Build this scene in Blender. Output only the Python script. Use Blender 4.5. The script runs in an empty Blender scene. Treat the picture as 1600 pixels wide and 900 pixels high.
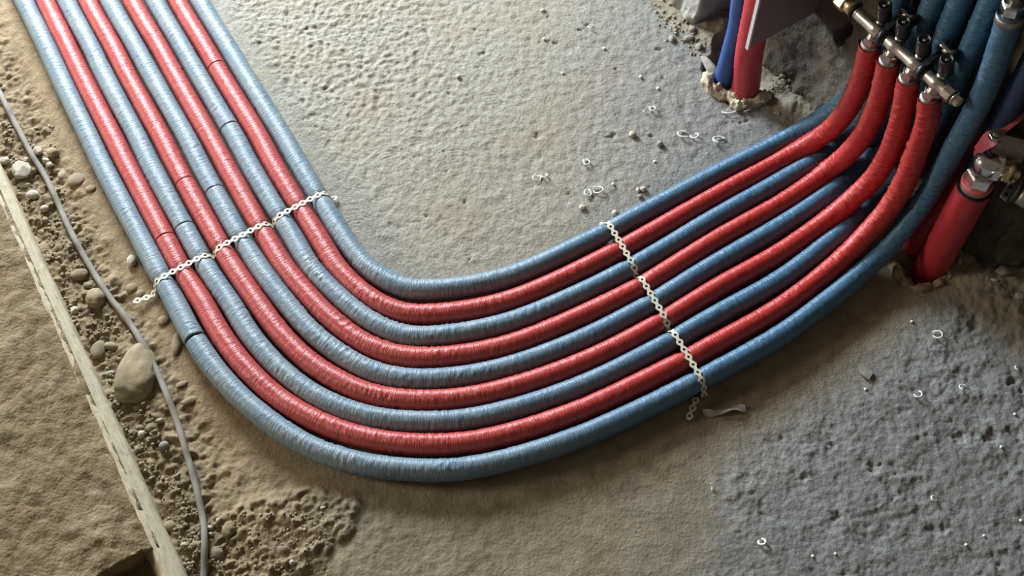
import bpy, math, random
import numpy as np
from mathutils import Vector

scene = bpy.context.scene
col = scene.collection
PI = math.pi

# ------------------------------------------------------------------ camera
FPX, CAM_H = 1900.0, 1.75
PITCH = math.atan(FPX / 1180.0)              # below the horizon
cam_d = bpy.data.cameras.new('camera')
cam_d.sensor_width = 36.0
cam_d.lens = FPX / 1600.0 * 36.0
cam_d.clip_start = 0.02
cam = bpy.data.objects.new('camera', cam_d)
cam.location = (0, 0, CAM_H)
cam.rotation_euler = (PI / 2 - PITCH, 0, 0)
col.objects.link(cam)
scene.camera = cam

# ------------------------------------------------------------------ world, light, exposure
world = bpy.data.worlds.new('world')
scene.world = world
world.use_nodes = True
wb = world.node_tree.nodes['Background']
wb.inputs['Color'].default_value = (1.0, 0.86, 0.68, 1)
wb.inputs['Strength'].default_value = 0.055

def window_light(name, loc, target, sx, sy, power, color):
    ld = bpy.data.lights.new(name, 'AREA')
    ld.shape = 'RECTANGLE'
    ld.size, ld.size_y = sx, sy
    ld.energy = power
    ld.color = color
    o = bpy.data.objects.new(name, ld)
    o.location = loc
    d = Vector(target) - Vector(loc)
    o.rotation_euler = d.to_track_quat('-Z', 'Y').to_euler()
    col.objects.link(o)
    return o

window_light('window_daylight', (-1.38, 3.30, 1.10), (-0.1, 1.2, 0.0), 0.90, 0.85, 104.0, (0.82, 0.92, 1.0))
window_light('side_opening_daylight', (-3.9, 1.25, 1.60), (0.2, 1.1, 0.1), 0.9, 1.3, 44.0, (1.0, 0.88, 0.72))

vs = scene.view_settings
vs.view_transform = 'Standard'
vs.look = 'None'
vs.gamma = 1.0
vs.use_curve_mapping = False
vs.exposure = 1.0

# ------------------------------------------------------------------ geometry helpers
CP, SP = math.cos(PITCH), math.sin(PITCH)

def G(px, py, z=0.0):
    """world point at height z that the photograph shows at (px, py)"""
    x, y = px - 800.0, 450.0 - py
    d = np.array([x, FPX * CP + y * SP, -FPX * SP + y * CP])
    t = (z - CAM_H) / d[2]
    return np.array([0.0, 0.0, CAM_H]) + d * t

def proj_arr(P):
    X = P[..., 0]
    Y = P[..., 1] * SP + (P[..., 2] - CAM_H) * CP
    Z = P[..., 1] * CP - (P[..., 2] - CAM_H) * SP
    return 800 + FPX * X / Z, 450 - FPX * Y / Z

def vec(*a):
    return np.array(a, float)

def unit(v):
    v = np.asarray(v, float)
    return v / np.linalg.norm(v)

# wall frame: u runs along the wall towards the camera, n points into the wall
WN = unit(vec(.829, .5593, 0))
WU = unit(vec(.5593, -.829, 0))
W0 = vec(.521, 1.45, 0)
WN0 = float(WN @ W0)

def W(u, npd, z):
    """point with wall coordinate u, distance npd along the wall normal, height z"""
    return W0 + WU * u + WN * (npd - WN0) + vec(0, 0, z)

WALL = 1.296

# ------------------------------------------------------------------ noise
_rng = np.random.RandomState(7)
_perm = _rng.permutation(512)
_perm = np.concatenate([_perm, _perm, _perm])
_ang = _rng.rand(512) * 2 * PI
_gx, _gy = np.cos(_ang), np.sin(_ang)

def perlin(x, y, seed=0):
    x = np.asarray(x, float) + seed * 17.31
    y = np.asarray(y, float) + seed * 5.77
    xi, yi = np.floor(x).astype(int), np.floor(y).astype(int)
    xf, yf = x - xi, y - yi
    xi &= 511
    yi &= 511
    u = xf ** 3 * (xf * (xf * 6 - 15) + 10)
    v = yf ** 3 * (yf * (yf * 6 - 15) + 10)
    def g(ix, iy, dx, dy):
        h = _perm[_perm[ix & 511] + (iy & 511)]
        return _gx[h] * dx + _gy[h] * dy
    a = g(xi, yi, xf, yf)
    b = g(xi + 1, yi, xf - 1, yf)
    c = g(xi, yi + 1, xf, yf - 1)
    d = g(xi + 1, yi + 1, xf - 1, yf - 1)
    return (a + u * (b - a) + v * (c + u * (d - c) - (a + u * (b - a)))) * 1.5

def fbm(x, y, f, octv=4, seed=0, gain=.5):
    s, a, t = 0.0, 1.0, 0.0
    for i in range(octv):
        s = s + a * perlin(x * f, y * f, seed + i * 3)
        t += a
        a *= gain
        f *= 2.03
    return s / t

def sstep(a, b, x):
    t = np.clip((np.asarray(x, float) - a) / (b - a), 0, 1)
    return t * t * (3 - 2 * t)

def noise3(P, f, seed):
    x, y, z = P[:, 0] * f, P[:, 1] * f, P[:, 2] * f
    return (perlin(x + .31 * z, y + .73 * z, seed) + perlin(y + 3.1, z + .5 * x, seed + 5) + perlin(z + 7.7, x - .4 * y, seed + 9)) / 1.8

# ------------------------------------------------------------------ object helpers
ORG = {}

def props(o, label=None, cat=None, group=None, kind=None):
    if label: o['label'] = label
    if cat: o['category'] = cat
    if group: o['group'] = group
    if kind: o['kind'] = kind
    return o

def thing(name, loc, label, cat, group=None):
    o = bpy.data.objects.new(name, None)
    o.empty_display_size = .02
    o.location = tuple(loc)
    col.objects.link(o)
    ORG[o.name] = np.array(loc, float)
    return props(o, label, cat, group)

def mesh(name, V, F, mat, parent=None, smooth=True, uv=None, org=None, attrs=None):
    V = np.asarray(V, float)
    if parent is not None:
        o0 = ORG[parent.name]
    else:
        o0 = np.array(org if org is not None else [V[:, 0].mean(), V[:, 1].mean(), V[:, 2].min()], float)
    L = V - o0
    me = bpy.data.meshes.new(name)
    if isinstance(F, np.ndarray):
        k = F.shape[1]
        me.vertices.add(len(L))
        me.vertices.foreach_set('co', L.astype(np.float32).ravel())
        me.loops.add(F.size)
        me.loops.foreach_set('vertex_index', F.astype(np.int32).ravel())
        me.polygons.add(len(F))
        me.polygons.foreach_set('loop_start', np.arange(0, F.size, k, dtype=np.int32))
        me.update(calc_edges=True)
    else:
        me.from_pydata(L.tolist(), [], [list(map(int, f)) for f in F])
        me.update()
    me.validate()
    if smooth:
        me.polygons.foreach_set('use_smooth', np.ones(len(me.polygons), bool))
    if uv is not None:
        lay = me.uv_layers.new(name='UVMap')
        vi = np.zeros(len(me.loops), np.int32)
        me.loops.foreach_get('vertex_index', vi)
        lay.data.foreach_set('uv', np.asarray(uv, np.float32)[vi].ravel())
    for an, av in (attrs or {}).items():
        at = me.attributes.new(an, 'FLOAT', 'POINT')
        at.data.foreach_set('value', np.asarray(av, np.float32))
    me.materials.append(mat)
    ob = bpy.data.objects.new(name, me)
    col.objects.link(ob)
    if parent is not None:
        ob.parent = parent
    else:
        ob.location = tuple(o0)
    ORG[ob.name] = o0
    return ob

def frame_of(a):
    a = unit(a)
    r = vec(0, 0, 1) if abs(a[2]) < .9 else vec(1, 0, 0)
    x = unit(np.cross(r, a))
    return x, np.cross(a, x), a

def lathe(o, a, prof, seg=24, rot=0.0, hole=False, caps=True):
    """surface of revolution: prof = [(radius, height along a)]"""
    X, Y, A = frame_of(a)
    V, F = [], []
    for r, h in prof:
        for k in range(seg):
            t = rot + 2 * PI * k / seg
            V.append(np.asarray(o) + A * h + (X * math.cos(t) + Y * math.sin(t)) * r)
    m = len(prof)
    for i in range(m - 1):
        for k in range(seg):
            k2 = (k + 1) % seg
            F.append((i * seg + k, i * seg + k2, (i + 1) * seg + k2, (i + 1) * seg + k))
    if hole:
        for k in range(seg):
            k2 = (k + 1) % seg
            F.append(((m - 1) * seg + k, (m - 1) * seg + k2, k2, k))
    elif caps:
        F.append(tuple(range(seg - 1, -1, -1)))
        F.append(tuple((m - 1) * seg + k for k in range(seg)))
    return V, F

def join(*parts):
    V, F = [], []
    for v, f in parts:
        n = len(V)
        V += list(v)
        F += [tuple(i + n for i in q) for q in f]
    return V, F

def bolt_prof(r, h0, h1, c=.0012):
    return [(r - c, h0), (r, h0 + c), (r, h1 - c), (r - c, h1)]

def box(c, ax, ay, az, sx, sy, sz, bev=.0):
    c = np.asarray(c)
    V = []
    for i in (-1, 1):
        for j in (-1, 1):
            for k in (-1, 1):
                V.append(c + ax * i * sx / 2 + ay * j * sy / 2 + az * k * sz / 2)
    F = [(0, 1, 3, 2), (4, 6, 7, 5), (0, 4, 5, 1), (2, 3, 7, 6), (0, 2, 6, 4), (1, 5, 7, 3)]
    return V, F

def spline(pts, step):
    """centripetal Catmull-Rom through pts, resampled at equal arc length"""
    P = [np.asarray(p, float) for p in pts]
    P = [2 * P[0] - P[1]] + P + [2 * P[-1] - P[-2]]
    out = []
    for i in range(1, len(P) - 2):
        p0, p1, p2, p3 = P[i - 1:i + 3]
        t0 = 0.0
        t1 = t0 + np.linalg.norm(p1 - p0) ** .5
        t2 = t1 + np.linalg.norm(p2 - p1) ** .5
        t3 = t2 + np.linalg.norm(p3 - p2) ** .5
        for t in np.linspace(t1, t2, 40, endpoint=False):
            a1 = (t1 - t) / (t1 - t0) * p0 + (t - t0) / (t1 - t0) * p1
            a2 = (t2 - t) / (t2 - t1) * p1 + (t - t1) / (t2 - t1) * p2
            a3 = (t3 - t) / (t3 - t2) * p2 + (t - t2) / (t3 - t2) * p3
            b1 = (t2 - t) / (t2 - t0) * a1 + (t - t0) / (t2 - t0) * a2
            b2 = (t3 - t) / (t3 - t1) * a2 + (t - t1) / (t3 - t1) * a3
            out.append((t2 - t) / (t2 - t1) * b1 + (t - t1) / (t2 - t1) * b2)
    out.append(P[-2])
    out = np.array(out)
    return resample(out, step)

def resample(P, step):
    s = np.concatenate([[0], np.cumsum(np.linalg.norm(np.diff(P, axis=0), axis=1))])
    n = max(2, int(s[-1] / step) + 1)
    q = np.linspace(0, s[-1], n)
    return np.stack([np.interp(q, s, P[:, k]) for k in range(3)], 1)

def smooth_path(P, it):
    P = P.copy()
    for _ in range(it):
        P[1:-1] = .25 * P[:-2] + .5 * P[1:-1] + .25 * P[2:]
    return P

def frames(P):
    T = np.gradient(P, axis=0)
    T /= np.linalg.norm(T, axis=1)[:, None]
    N = np.zeros_like(P)
    r = vec(0, 0, 1) if abs(T[0][2]) < .8 else vec(0, -1, 0)
    n = unit(r - T[0] * (r @ T[0]))
    for i in range(len(P)):
        n = unit(n - T[i] * (n @ T[i]))
        N[i] = n
    return T, N, np.cross(T, N)

def tube(P, R, seg=20, wr=None, caps=True, s0=0.0):
    """tube along P; R radius per sample; wr(s, angle) extra radius. angle 0 is the top"""
    T, N, B = frames(P)
    s = s0 + np.concatenate([[0], np.cumsum(np.linalg.norm(np.diff(P, axis=0), axis=1))])
    th = np.linspace(-PI, PI, seg + 1)            # seam (doubled) at the bottom
    R = np.broadcast_to(np.asarray(R, float), (len(P),))
    S, TH = np.meshgrid(s, th, indexing='ij')
    RR = np.repeat(R[:, None], seg + 1, 1)
    if wr is not None:
        e = wr(S, TH)
        e[:, -1] = e[:, 0]
        RR = RR + e
    V = P[:, None, :] + RR[..., None] * (np.cos(TH)[..., None] * N[:, None, :] + np.sin(TH)[..., None] * B[:, None, :])
    m = seg + 1
    V = V.reshape(-1, 3)
    i = np.arange(len(P) - 1)[:, None] * m
    k = np.arange(seg)[None, :]
    a = (i + k).ravel()
    F = np.stack([a, a + 1, a + m + 1, a + m], 1)
    uv = np.stack([S.ravel(), TH.ravel() * float(np.median(R))], 1)
    return V, F, uv

_ico = {}
def ico(sub):
    if sub in _ico: return _ico[sub]
    t = (1 + 5 ** .5) / 2
    V = [(-1, t, 0), (1, t, 0), (-1, -t, 0), (1, -t, 0), (0, -1, t), (0, 1, t), (0, -1, -t), (0, 1, -t), (t, 0, -1), (t, 0, 1), (-t, 0, -1), (-t, 0, 1)]
    V = [unit(v) for v in V]
    F = [(0, 11, 5), (0, 5, 1), (0, 1, 7), (0, 7, 10), (0, 10, 11), (1, 5, 9), (5, 11, 4), (11, 10, 2), (10, 7, 6), (7, 1, 8), (3, 9, 4), (3, 4, 2), (3, 2, 6), (3, 6, 8), (3, 8, 9), (4, 9, 5), (2, 4, 11), (6, 2, 10), (8, 6, 7), (9, 8, 1)]
    for _ in range(sub):
        mid, F2 = {}, []
        def m(a, b):
            k = (min(a, b), max(a, b))
            if k not in mid:
                V.append(unit(V[a] + V[b]))
                mid[k] = len(V) - 1
            return mid[k]
        for a, b, c in F:
            ab, bc, ca = m(a, b), m(b, c), m(c, a)
            F2 += [(a, ab, ca), (b, bc, ab), (c, ca, bc), (ab, bc, ca)]
        F = F2
    _ico[sub] = (np.array(V), np.array(F))
    return _ico[sub]

# ------------------------------------------------------------------ materials
def new_mat(name):
    m = bpy.data.materials.new(name)
    m.use_nodes = True
    nt = m.node_tree
    return m, nt, nt.nodes['Principled BSDF']

def node(nt, typ, **kw):
    n = nt.nodes.new(typ)
    for k, v in kw.items():
        setattr(n, k, v)
    return n

def noise_node(nt, coord, scale, detail=4, rough=.55, vscale=None):
    if vscale is not None:
        mp = node(nt, 'ShaderNodeMapping')
        mp.inputs['Scale'].default_value = vscale
        nt.links.new(coord, mp.inputs['Vector'])
        coord = mp.outputs['Vector']
    n = node(nt, 'ShaderNodeTexNoise')
    n.inputs['Scale'].default_value = scale
    n.inputs['Detail'].default_value = detail
    n.inputs['Roughness'].default_value = rough
    nt.links.new(coord, n.inputs['Vector'])
    return n.outputs['Fac']

def mapr(nt, fac, a, b, c=0.0, d=1.0):
    n = node(nt, 'ShaderNodeMapRange')
    n.inputs['From Min'].default_value = a
    n.inputs['From Max'].default_value = b
    n.inputs['To Min'].default_value = c
    n.inputs['To Max'].default_value = d
    nt.links.new(fac, n.inputs['Value'])
    return n.outputs['Result']

def mix(nt, fac, a, b, mode='MIX'):
    n = node(nt, 'ShaderNodeMix', data_type='RGBA', blend_type=mode)
    for sock, v in ((n.inputs['Factor'], fac), (n.inputs['A'], a), (n.inputs['B'], b)):
        if isinstance(v, (int, float)):
            sock.default_value = v
        elif isinstance(v, tuple):
            sock.default_value = (*v, 1) if len(v) == 3 else v
        else:
            nt.links.new(v, sock)
    return n.outputs['Result']

def bump(nt, bs, h, strength, dist, prev=None):
    b = node(nt, 'ShaderNodeBump')
    b.inputs['Strength'].default_value = strength
    b.inputs['Distance'].default_value = dist
    nt.links.new(h, b.inputs['Height'])
    if prev is not None:
        nt.links.new(prev, b.inputs['Normal'])
    nt.links.new(b.outputs['Normal'], bs.inputs['Normal'])
    return b.outputs['Normal']

def obj_coord(nt):
    return node(nt, 'ShaderNodeTexCoord').outputs['Object']

def earthy(name, c1, c2, rough=.92, scale=60, bs_=.5, bd=.002, c3=None, pale=None):
    m, nt, bs = new_mat(name)
    co = obj_coord(nt)
    n1 = noise_node(nt, co, scale, 6, .6)
    n2 = noise_node(nt, co, scale * .18, 3)
    c = mix(nt, mapr(nt, n1, .3, .7), c1, c2)
    if c3: c = mix(nt, mapr(nt, n2, .45, .7), c, c3)
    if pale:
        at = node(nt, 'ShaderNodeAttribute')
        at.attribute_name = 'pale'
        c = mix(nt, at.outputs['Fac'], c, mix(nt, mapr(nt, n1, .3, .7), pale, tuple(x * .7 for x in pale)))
    nt.links.new(c, bs.inputs['Base Color'])
    bs.inputs['Roughness'].default_value = rough
    bs.inputs['Specular IOR Level'].default_value = .25
    p = bump(nt, bs, n1, bs_, bd)
    bump(nt, bs, noise_node(nt, co, scale * 5, 4), bs_ * .6, bd * .35, p)
    return m

def film(name, c1, c2, rough, wrinkle):
    """foil-skinned foam insulation: transverse creases by the UV (metres along, metres around)"""
    m, nt, bs = new_mat(name)
    uv = node(nt, 'ShaderNodeTexCoord').outputs['UV']
    big = noise_node(nt, uv, 1, 4, .6, (45, 70, 1))
    c = mix(nt, mapr(nt, big, .35, .7), c1, c2)
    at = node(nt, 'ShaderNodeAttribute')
    at.attribute_name = 'window_sheen'
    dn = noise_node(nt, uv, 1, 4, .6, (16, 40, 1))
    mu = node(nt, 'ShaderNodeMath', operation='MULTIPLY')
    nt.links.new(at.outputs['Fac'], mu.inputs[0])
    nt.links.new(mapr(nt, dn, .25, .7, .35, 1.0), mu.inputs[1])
    c = mix(nt, mu.outputs['Value'], c, (.36, .38, .34))  # greyish window sheen mixed into the base colour
    nt.links.new(c, bs.inputs['Base Color'])
    bs.inputs['Specular IOR Level'].default_value = .6
    w1 = noise_node(nt, uv, 1, 3, .6, (420, 55, 1))
    w2 = noise_node(nt, uv, 1, 5, .65, (800, 170, 1))
    r = mapr(nt, w2, .3, .7, rough - .06, rough + .1)
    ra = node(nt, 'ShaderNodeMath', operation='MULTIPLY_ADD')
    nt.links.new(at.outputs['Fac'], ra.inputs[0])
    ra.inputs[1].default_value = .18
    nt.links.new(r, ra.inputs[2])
    nt.links.new(ra.outputs['Value'], bs.inputs['Roughness'])
    p = bump(nt, bs, w1, wrinkle, .0016)
    bump(nt, bs, w2, .65, .0010, p)
    return m

def metal(name, c, rough, scratch=.12):
    m, nt, bs = new_mat(name)
    co = obj_coord(nt)
    n = noise_node(nt, co, 160, 4)
    nt.links.new(mix(nt, mapr(nt, n, .35, .75), c, tuple(x * .72 for x in c)), bs.inputs['Base Color'])
    bs.inputs['Metallic'].default_value = 1.0
    nt.links.new(mapr(nt, n, .3, .7, rough, rough + scratch), bs.inputs['Roughness'])
    return m

def plastic(name, c, rough, spec=.5):
    m, nt, bs = new_mat(name)
    co = obj_coord(nt)
    n = noise_node(nt, co, 220, 4)
    nt.links.new(mix(nt, mapr(nt, n, .35, .75), c, tuple(min(1, x * 1.25 + .004) for x in c)), bs.inputs['Base Color'])
    nt.links.new(mapr(nt, n, .3, .7, rough, rough + .12), bs.inputs['Roughness'])
    bs.inputs['Specular IOR Level'].default_value = spec
    bump(nt, bs, n, .08, .0005)
    return m

M = {}
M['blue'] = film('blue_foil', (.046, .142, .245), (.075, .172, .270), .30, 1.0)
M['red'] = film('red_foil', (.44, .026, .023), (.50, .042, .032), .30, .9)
M['bigred'] = film('red_sleeve', (.38, .020, .030), (.42, .03, .04), .42, .4)
M['bigblue'] = film('blue_sleeve', (.018, .070, .26), (.03, .095, .31), .40, .35)
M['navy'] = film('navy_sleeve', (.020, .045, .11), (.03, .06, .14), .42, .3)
M['dark'] = plastic('black_gap', (.010, .010, .011), .7, .2)
M['black'] = plastic('black_plastic', (.012, .012, .013), .28, .6)
M['rubber'] = plastic('black_rubber', (.014, .014, .015), .55, .4)
M['nickel'] = metal('nickel', (.74, .69, .60), .22)
M['chrome'] = metal('chrome', (.82, .81, .79), .14)
M['brass'] = metal('pale_brass', (.72, .62, .40), .28)
M['steel'] = metal('dull_steel', (.45, .42, .40), .42)
M['band'] = plastic('galvanised_band', (.60, .565, .45), .38, .8)
M['lever'] = plastic('lever_red', (.42, .07, .11), .4)
M['washer'] = plastic('pink_washer', (.62, .14, .13), .5)
M['plate'] = plastic('grey_plate', (.17, .175, .18), .45)
M['lit_edge'] = plastic('lit_plate_edge', (.58, .59, .60), .45)  # same plate, edge paler: the light on it put into the colour
M['white'] = plastic('white_scrap', (.80, .79, .76), .5)
M['foam'] = earthy('cream_foam', (.62, .55, .43), (.42, .36, .25), .95, 120, .9, .003)
M['mortar'] = earthy('mortar_crumb', (.33, .26, .18), (.20, .155, .10), .95, 90, .6, .003)
M['stone_pale'] = earthy('stone_pale', (.56, .50, .40), (.42, .37, .28), .85, 70, .5, .002)
M['stone_tan'] = earthy('stone_tan', (.37, .295, .185), (.265, .21, .128), .9, 60, .5, .002)
M['stone_soil'] = earthy('stone_soiled', (.30, .24, .155), (.235, .185, .115), .92, 70, .5, .002)
M['stone_grey'] = earthy('stone_grey', (.34, .315, .27), (.24, .22, .185), .9, 80, .5, .002)
M['crumb'] = earthy('soil_crumb', (.36, .29, .19), (.21, .165, .105), .95, 40, .3, .001)
M['cord'] = earthy('dusty_cord', (.30, .275, .235), (.23, .205, .17), .75, 50, .2, .0006)
M['slab'] = earthy('slab_concrete', (.30, .228, .132), (.105, .077, .042), .95, 46, 1.0, .008, (.31, .25, .155))
M['paper'] = earthy('grey_scrap', (.33, .31, .28), (.26, .245, .22), .85, 60, .3, .001)
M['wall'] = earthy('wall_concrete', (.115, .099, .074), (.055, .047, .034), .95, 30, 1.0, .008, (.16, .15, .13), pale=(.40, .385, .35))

def strip_mat():
    m, nt, bs = new_mat('pale_strip')
    uv = node(nt, 'ShaderNodeTexCoord').outputs['UV']
    g = noise_node(nt, uv, 1, 5, .65, (24, 330, 1))
    b = noise_node(nt, uv, 1, 4, .6, (60, 60, 1))
    c = mix(nt, mapr(nt, g, .32, .68), (.44, .37, .25), (.66, .58, .42))
    c = mix(nt, mapr(nt, b, .56, .74), c, (.30, .24, .155))
    nt.links.new(c, bs.inputs['Base Color'])
    bs.inputs['Roughness'].default_value = .9
    p = bump(nt, bs, g, .6, .003)
    bump(nt, bs, b, .4, .002, p)
    return m
M['strip'] = strip_mat()

def floor_mat():
    m, nt, bs = new_mat('floor_screed')
    co = obj_coord(nt)
    def attr(n):
        a = node(nt, 'ShaderNodeAttribute')
        a.attribute_name = n
        return a.outputs['Fac']
    fine = noise_node(nt, co, 190, 6, .65)
    mid = noise_node(nt, co, 34, 5, .6)
    big = noise_node(nt, co, 5.5, 4, .55)
    beige = mix(nt, mapr(nt, fine, .3, .7), (.235, .215, .172), (.47, .44, .375))
    beige = mix(nt, mapr(nt, mid, .35, .7, 0, .6), beige, mix(nt, .5, beige, (.22, .20, .165)))
    beige = mix(nt, mapr(nt, big, .45, .72, 0, .7), beige, (.36, .305, .22))
    soil = mix(nt, mapr(nt, mid, .32, .68), (.195, .140, .075), (.345, .260, .145))
    soil = mix(nt, mapr(nt, fine, .52, .78), soil, (.42, .34, .215))
    brown = mix(nt, mapr(nt, mid, .3, .72), (.165, .130, .083), (.325, .272, .192))
    brown = mix(nt, mapr(nt, noise_node(nt, co, 13, 6, .62), .38, .68, 0, .55), brown, (.36, .305, .22))
    grey = mix(nt, mapr(nt, mid, .3, .7), (.19, .188, .178), (.285, .288, .282))
    grey = mix(nt, mapr(nt, fine, .55, .8), grey, (.38, .39, .39))
    c = mix(nt, attr('soil'), beige, soil)
    c = mix(nt, attr('brown'), c, brown)
    c = mix(nt, attr('grey'), c, grey)
    c = mix(nt, mapr(nt, big, .25, .75, .0, .25), c, mix(nt, .5, c, (.13, .11, .08)))
    nt.links.new(c, bs.inputs['Base Color'])
    bs.inputs['Roughness'].default_value = .9
    bs.inputs['Specular IOR Level'].default_value = .3
    p = bump(nt, bs, mid, .55, .006)
    bump(nt, bs, fine, .8, .003, p)
    return m
M['floor'] = floor_mat()

# ------------------------------------------------------------------ pipe routes (photograph trace -> world)
PR = .0180                                        # outer radius of the insulated pipes
ROW = {-70: [4, 40, 74, 108, 141, 174, 207, 242, 275], 0: [37, 70, 103, 136, 170, 205, 241, 276, 311], 80: [76, 109, 145, 180, 215.5, 252, 288, 324, 360],
       120: [94, 128, 164, 200, 237, 274, 311, 347, 384], 220: [142, 179, 217, 255, 294, 331, 370, 408, 446],
       260: [161, 199, 236, 275, 314, 353, 391, 429, 469], 380: [224, 262, 301, 342, 381, 421, 463, 503, 543],
       420: [245, 283, 323, 366, 406, 446, 487, 528, 576]}
PTS = {i: [(ROW[y][i - 1], y) for y in sorted(ROW)] for i in range(1, 10)}
BEND = {1: [(278, 480), (298, 520), (340, 582), (400, 642), (480, 696), (560, 724), (640, 734)],
        2: [(321, 480), (343, 520), (385, 576), (440, 626), (500, 660), (570, 684), (640, 694)],
        3: [(364, 480), (388, 520), (430, 570), (480, 611), (530, 637), (585, 653), (640, 659)],
        4: [(407, 480), (437, 520), (480, 563), (520, 590), (575, 615), (640, 626)],
        5: [(452, 480), (486, 518), (520, 546), (575, 578), (640, 593)],
        6: [(498, 480), (522, 503), (575, 540), (640, 559)],
        7: [(545, 478), (585, 506), (640, 526)],
        8: [(572, 462), (605, 481), (640, 491)],
        9: [(608, 440), (640, 452)]}
COLX = {720: [733, 693, 657, 623, 589, 555, 521, 487, 449], 800: [717, 677, 640, 605.5, 572, 538, 503, 469, 431], 900: [685, 644, 607, 571, 535, 498, 462, 426, 387],
        1000: [641, 599, 560, 523, 485, 449, 411, 374, 336], 1120: [580, 537, 493, 451, 412, 375, 340, 306, 273],
        1220: [524, 480, 437, 395, 354, 319, 284, 252, 223]}
for i in range(1, 10):
    PTS[i] += BEND[i] + [(x, COLX[x][i - 1]) for x in sorted(COLX)]
FLOOR3 = {i: [G(x, y, PR) for x, y in PTS[i]] for i in range(1, 10)}
for i in FLOOR3:                                  # straight on out of the frame
    d_ = unit(FLOOR3[i][0] - FLOOR3[i][3])
    FLOOR3[i] = [FLOOR3[i][0] + d_ * .30, FLOOR3[i][0] + d_ * .15] + FLOOR3[i]

def T3(lst):
    return [G(x, y, z) for x, y, z in lst]

OUT_U = [.125, .166, .210, .256]                 # manifold outlets (first is farthest)
MAN_NP, MAN_Z = 1.205, .372
outlet_end = [W(u, MAN_NP, MAN_Z - .034) for u in OUT_U]
def TN(lst):
    """points given by pixel and distance along the wall normal"""
    out = []
    for x, y, npd in lst:
        a, b = G(x, y, 0.0), G(x, y, 1.0)
        z = (npd - WN @ a) / (WN @ b - WN @ a)
        out.append(G(x, y, float(z)))
    return out
RISE = {
    2: T3([(1275, 439, PR), (1320, 401, .028), (1352, 368, .048), (1380, 337, .080), (1404, 303, .126)]) + TN([(1420, 270, 1.204), (1432, 239, 1.208), (1442, 212, 1.208), (1450, 186, 1.207)]) + [outlet_end[3]],
    4: T3([(1275, 357, .021), (1310, 330, .034), (1334, 309, .055)]) + TN([(1360, 285, 1.201), (1378, 261, 1.209), (1391, 236, 1.211), (1402, 208, 1.209), (1409, 182, 1.207), (1414, 158, 1.206)]) + [outlet_end[2]],
    6: T3([(1270, 286, .022), (1300, 261, .036)]) + TN([(1318, 247, 1.208), (1338, 226, 1.215), (1355, 202, 1.215), (1367, 177, 1.213), (1376, 153, 1.211), (1382, 130, 1.208)]) + [outlet_end[1]],
    8: T3([(1255, 231, .030)]) + TN([(1283, 213, 1.219), (1303, 197, 1.223), (1324, 171, 1.221), (1339, 143, 1.217), (1348, 119, 1.213), (1354, 97, 1.209)]) + [outlet_end[0]],
    1: T3([(1275, 484, PR), (1320, 449, PR), (1355, 417, .022), (1384, 390, .038), (1411, 358, .065), (1437, 324, .105), (1459, 290, .155), (1477, 257, .21), (1492, 229, .258), (1510, 198, .307), (1526, 168, .352), (1539, 140, .39), (1553, 106, .435), (1566, 64, .488), (1580, 20, .54)]),
    3: T3([(1275, 396, PR), (1320, 358, PR), (1352, 322, PR), (1380, 290, .026), (1405, 262, .055)]) + [W(.240, 1.252, .13), W(.252, 1.258, .20), W(.257, 1.258, .30), W(.257, 1.258, .42), W(.252, 1.258, .62), W(.252, 1.258, .70)],
    5: T3([(1270, 321, PR), (1310, 290, PR), (1340, 265, .02), (1364, 241, .038)]) + [W(.196, 1.248, .10), W(.206, 1.260, .18), W(.209, 1.260, .28), W(.210, 1.258, .40), W(.206, 1.258, .60), W(.206, 1.258, .70)],
    7: T3([(1265, 257, PR), (1300, 233, PR), (1325, 211, .034)]) + [W(.152, 1.262, .10), W(.163, 1.264, .18), W(.168, 1.262, .28), W(.170, 1.258, .40), W(.166, 1.258, .60), W(.166, 1.258, .70)],
    9: T3([(1258, 202, .026), (1282, 186, .052)]) + [W(.076, 1.262, .11), W(.094, 1.264, .17), W(.106, 1.262, .25), W(.110, 1.260, .37), W(.107, 1.260, .57), W(.107, 1.260, .70)],
}
STEP = .0018
PATH = {}
for i in range(1, 10):
    P = spline(FLOOR3[i] + RISE[i], .0020)
    P = resample(smooth_path(P, 110), STEP)
    PATH[i] = P

def nearest(P, px, py):
    x, y = proj_arr(P)
    return int(np.argmin((x - px) ** 2 + (y - py) ** 2))

# perforated bands cross the bundle along these ground lines
BANDS = [(G(505, 309, .02), G(250, 444, .02)), (G(951, 358, .02), G(1094, 598, .02))]

def cross_index(P, a, b):
    d = unit((b - a) * vec(1, 1, 0))
    nn = vec(-d[1], d[0], 0)
    s = (P - a) @ nn
    t = (P - a) @ d
    L = np.linalg.norm((b - a)[:2])
    ok = (t > -.08) & (t < L + .08) & (P[:, 2] < .05)
    c = np.where(ok[:-1] & ok[1:] & (s[:-1] * s[1:] <= 0))[0]
    return int(c[0])
CROSS = [{i: cross_index(PATH[i], a, b) for i in range(1, 10)} for a, b in BANDS]

# ------------------------------------------------------------------ floor
def axis(lo, d0, d1, hi, fine):
    a = np.arange(d0, d1, fine)
    l = d0 - np.cumsum(np.geomspace(fine * 2, .2, 16))
    r = a[-1] + np.cumsum(np.geomspace(fine * 2, .2, 16))
    return np.concatenate([l[::-1], a, r])
FXA = axis(0, -1.06, 1.12, 0, .0026)
FYA = axis(0, .34, 1.90, 0, .0026)
FX, FY = np.meshgrid(FXA, FYA, indexing='ij')

def polydist(X, Y, P):
    """distance from the grid to a polyline given by dense points"""
    best = np.full(X.shape, 9.0)
    for p in P[::6]:
        best = np.minimum(best, (X - p[0]) ** 2 + (Y - p[1]) ** 2)
    return np.sqrt(best)

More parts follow.
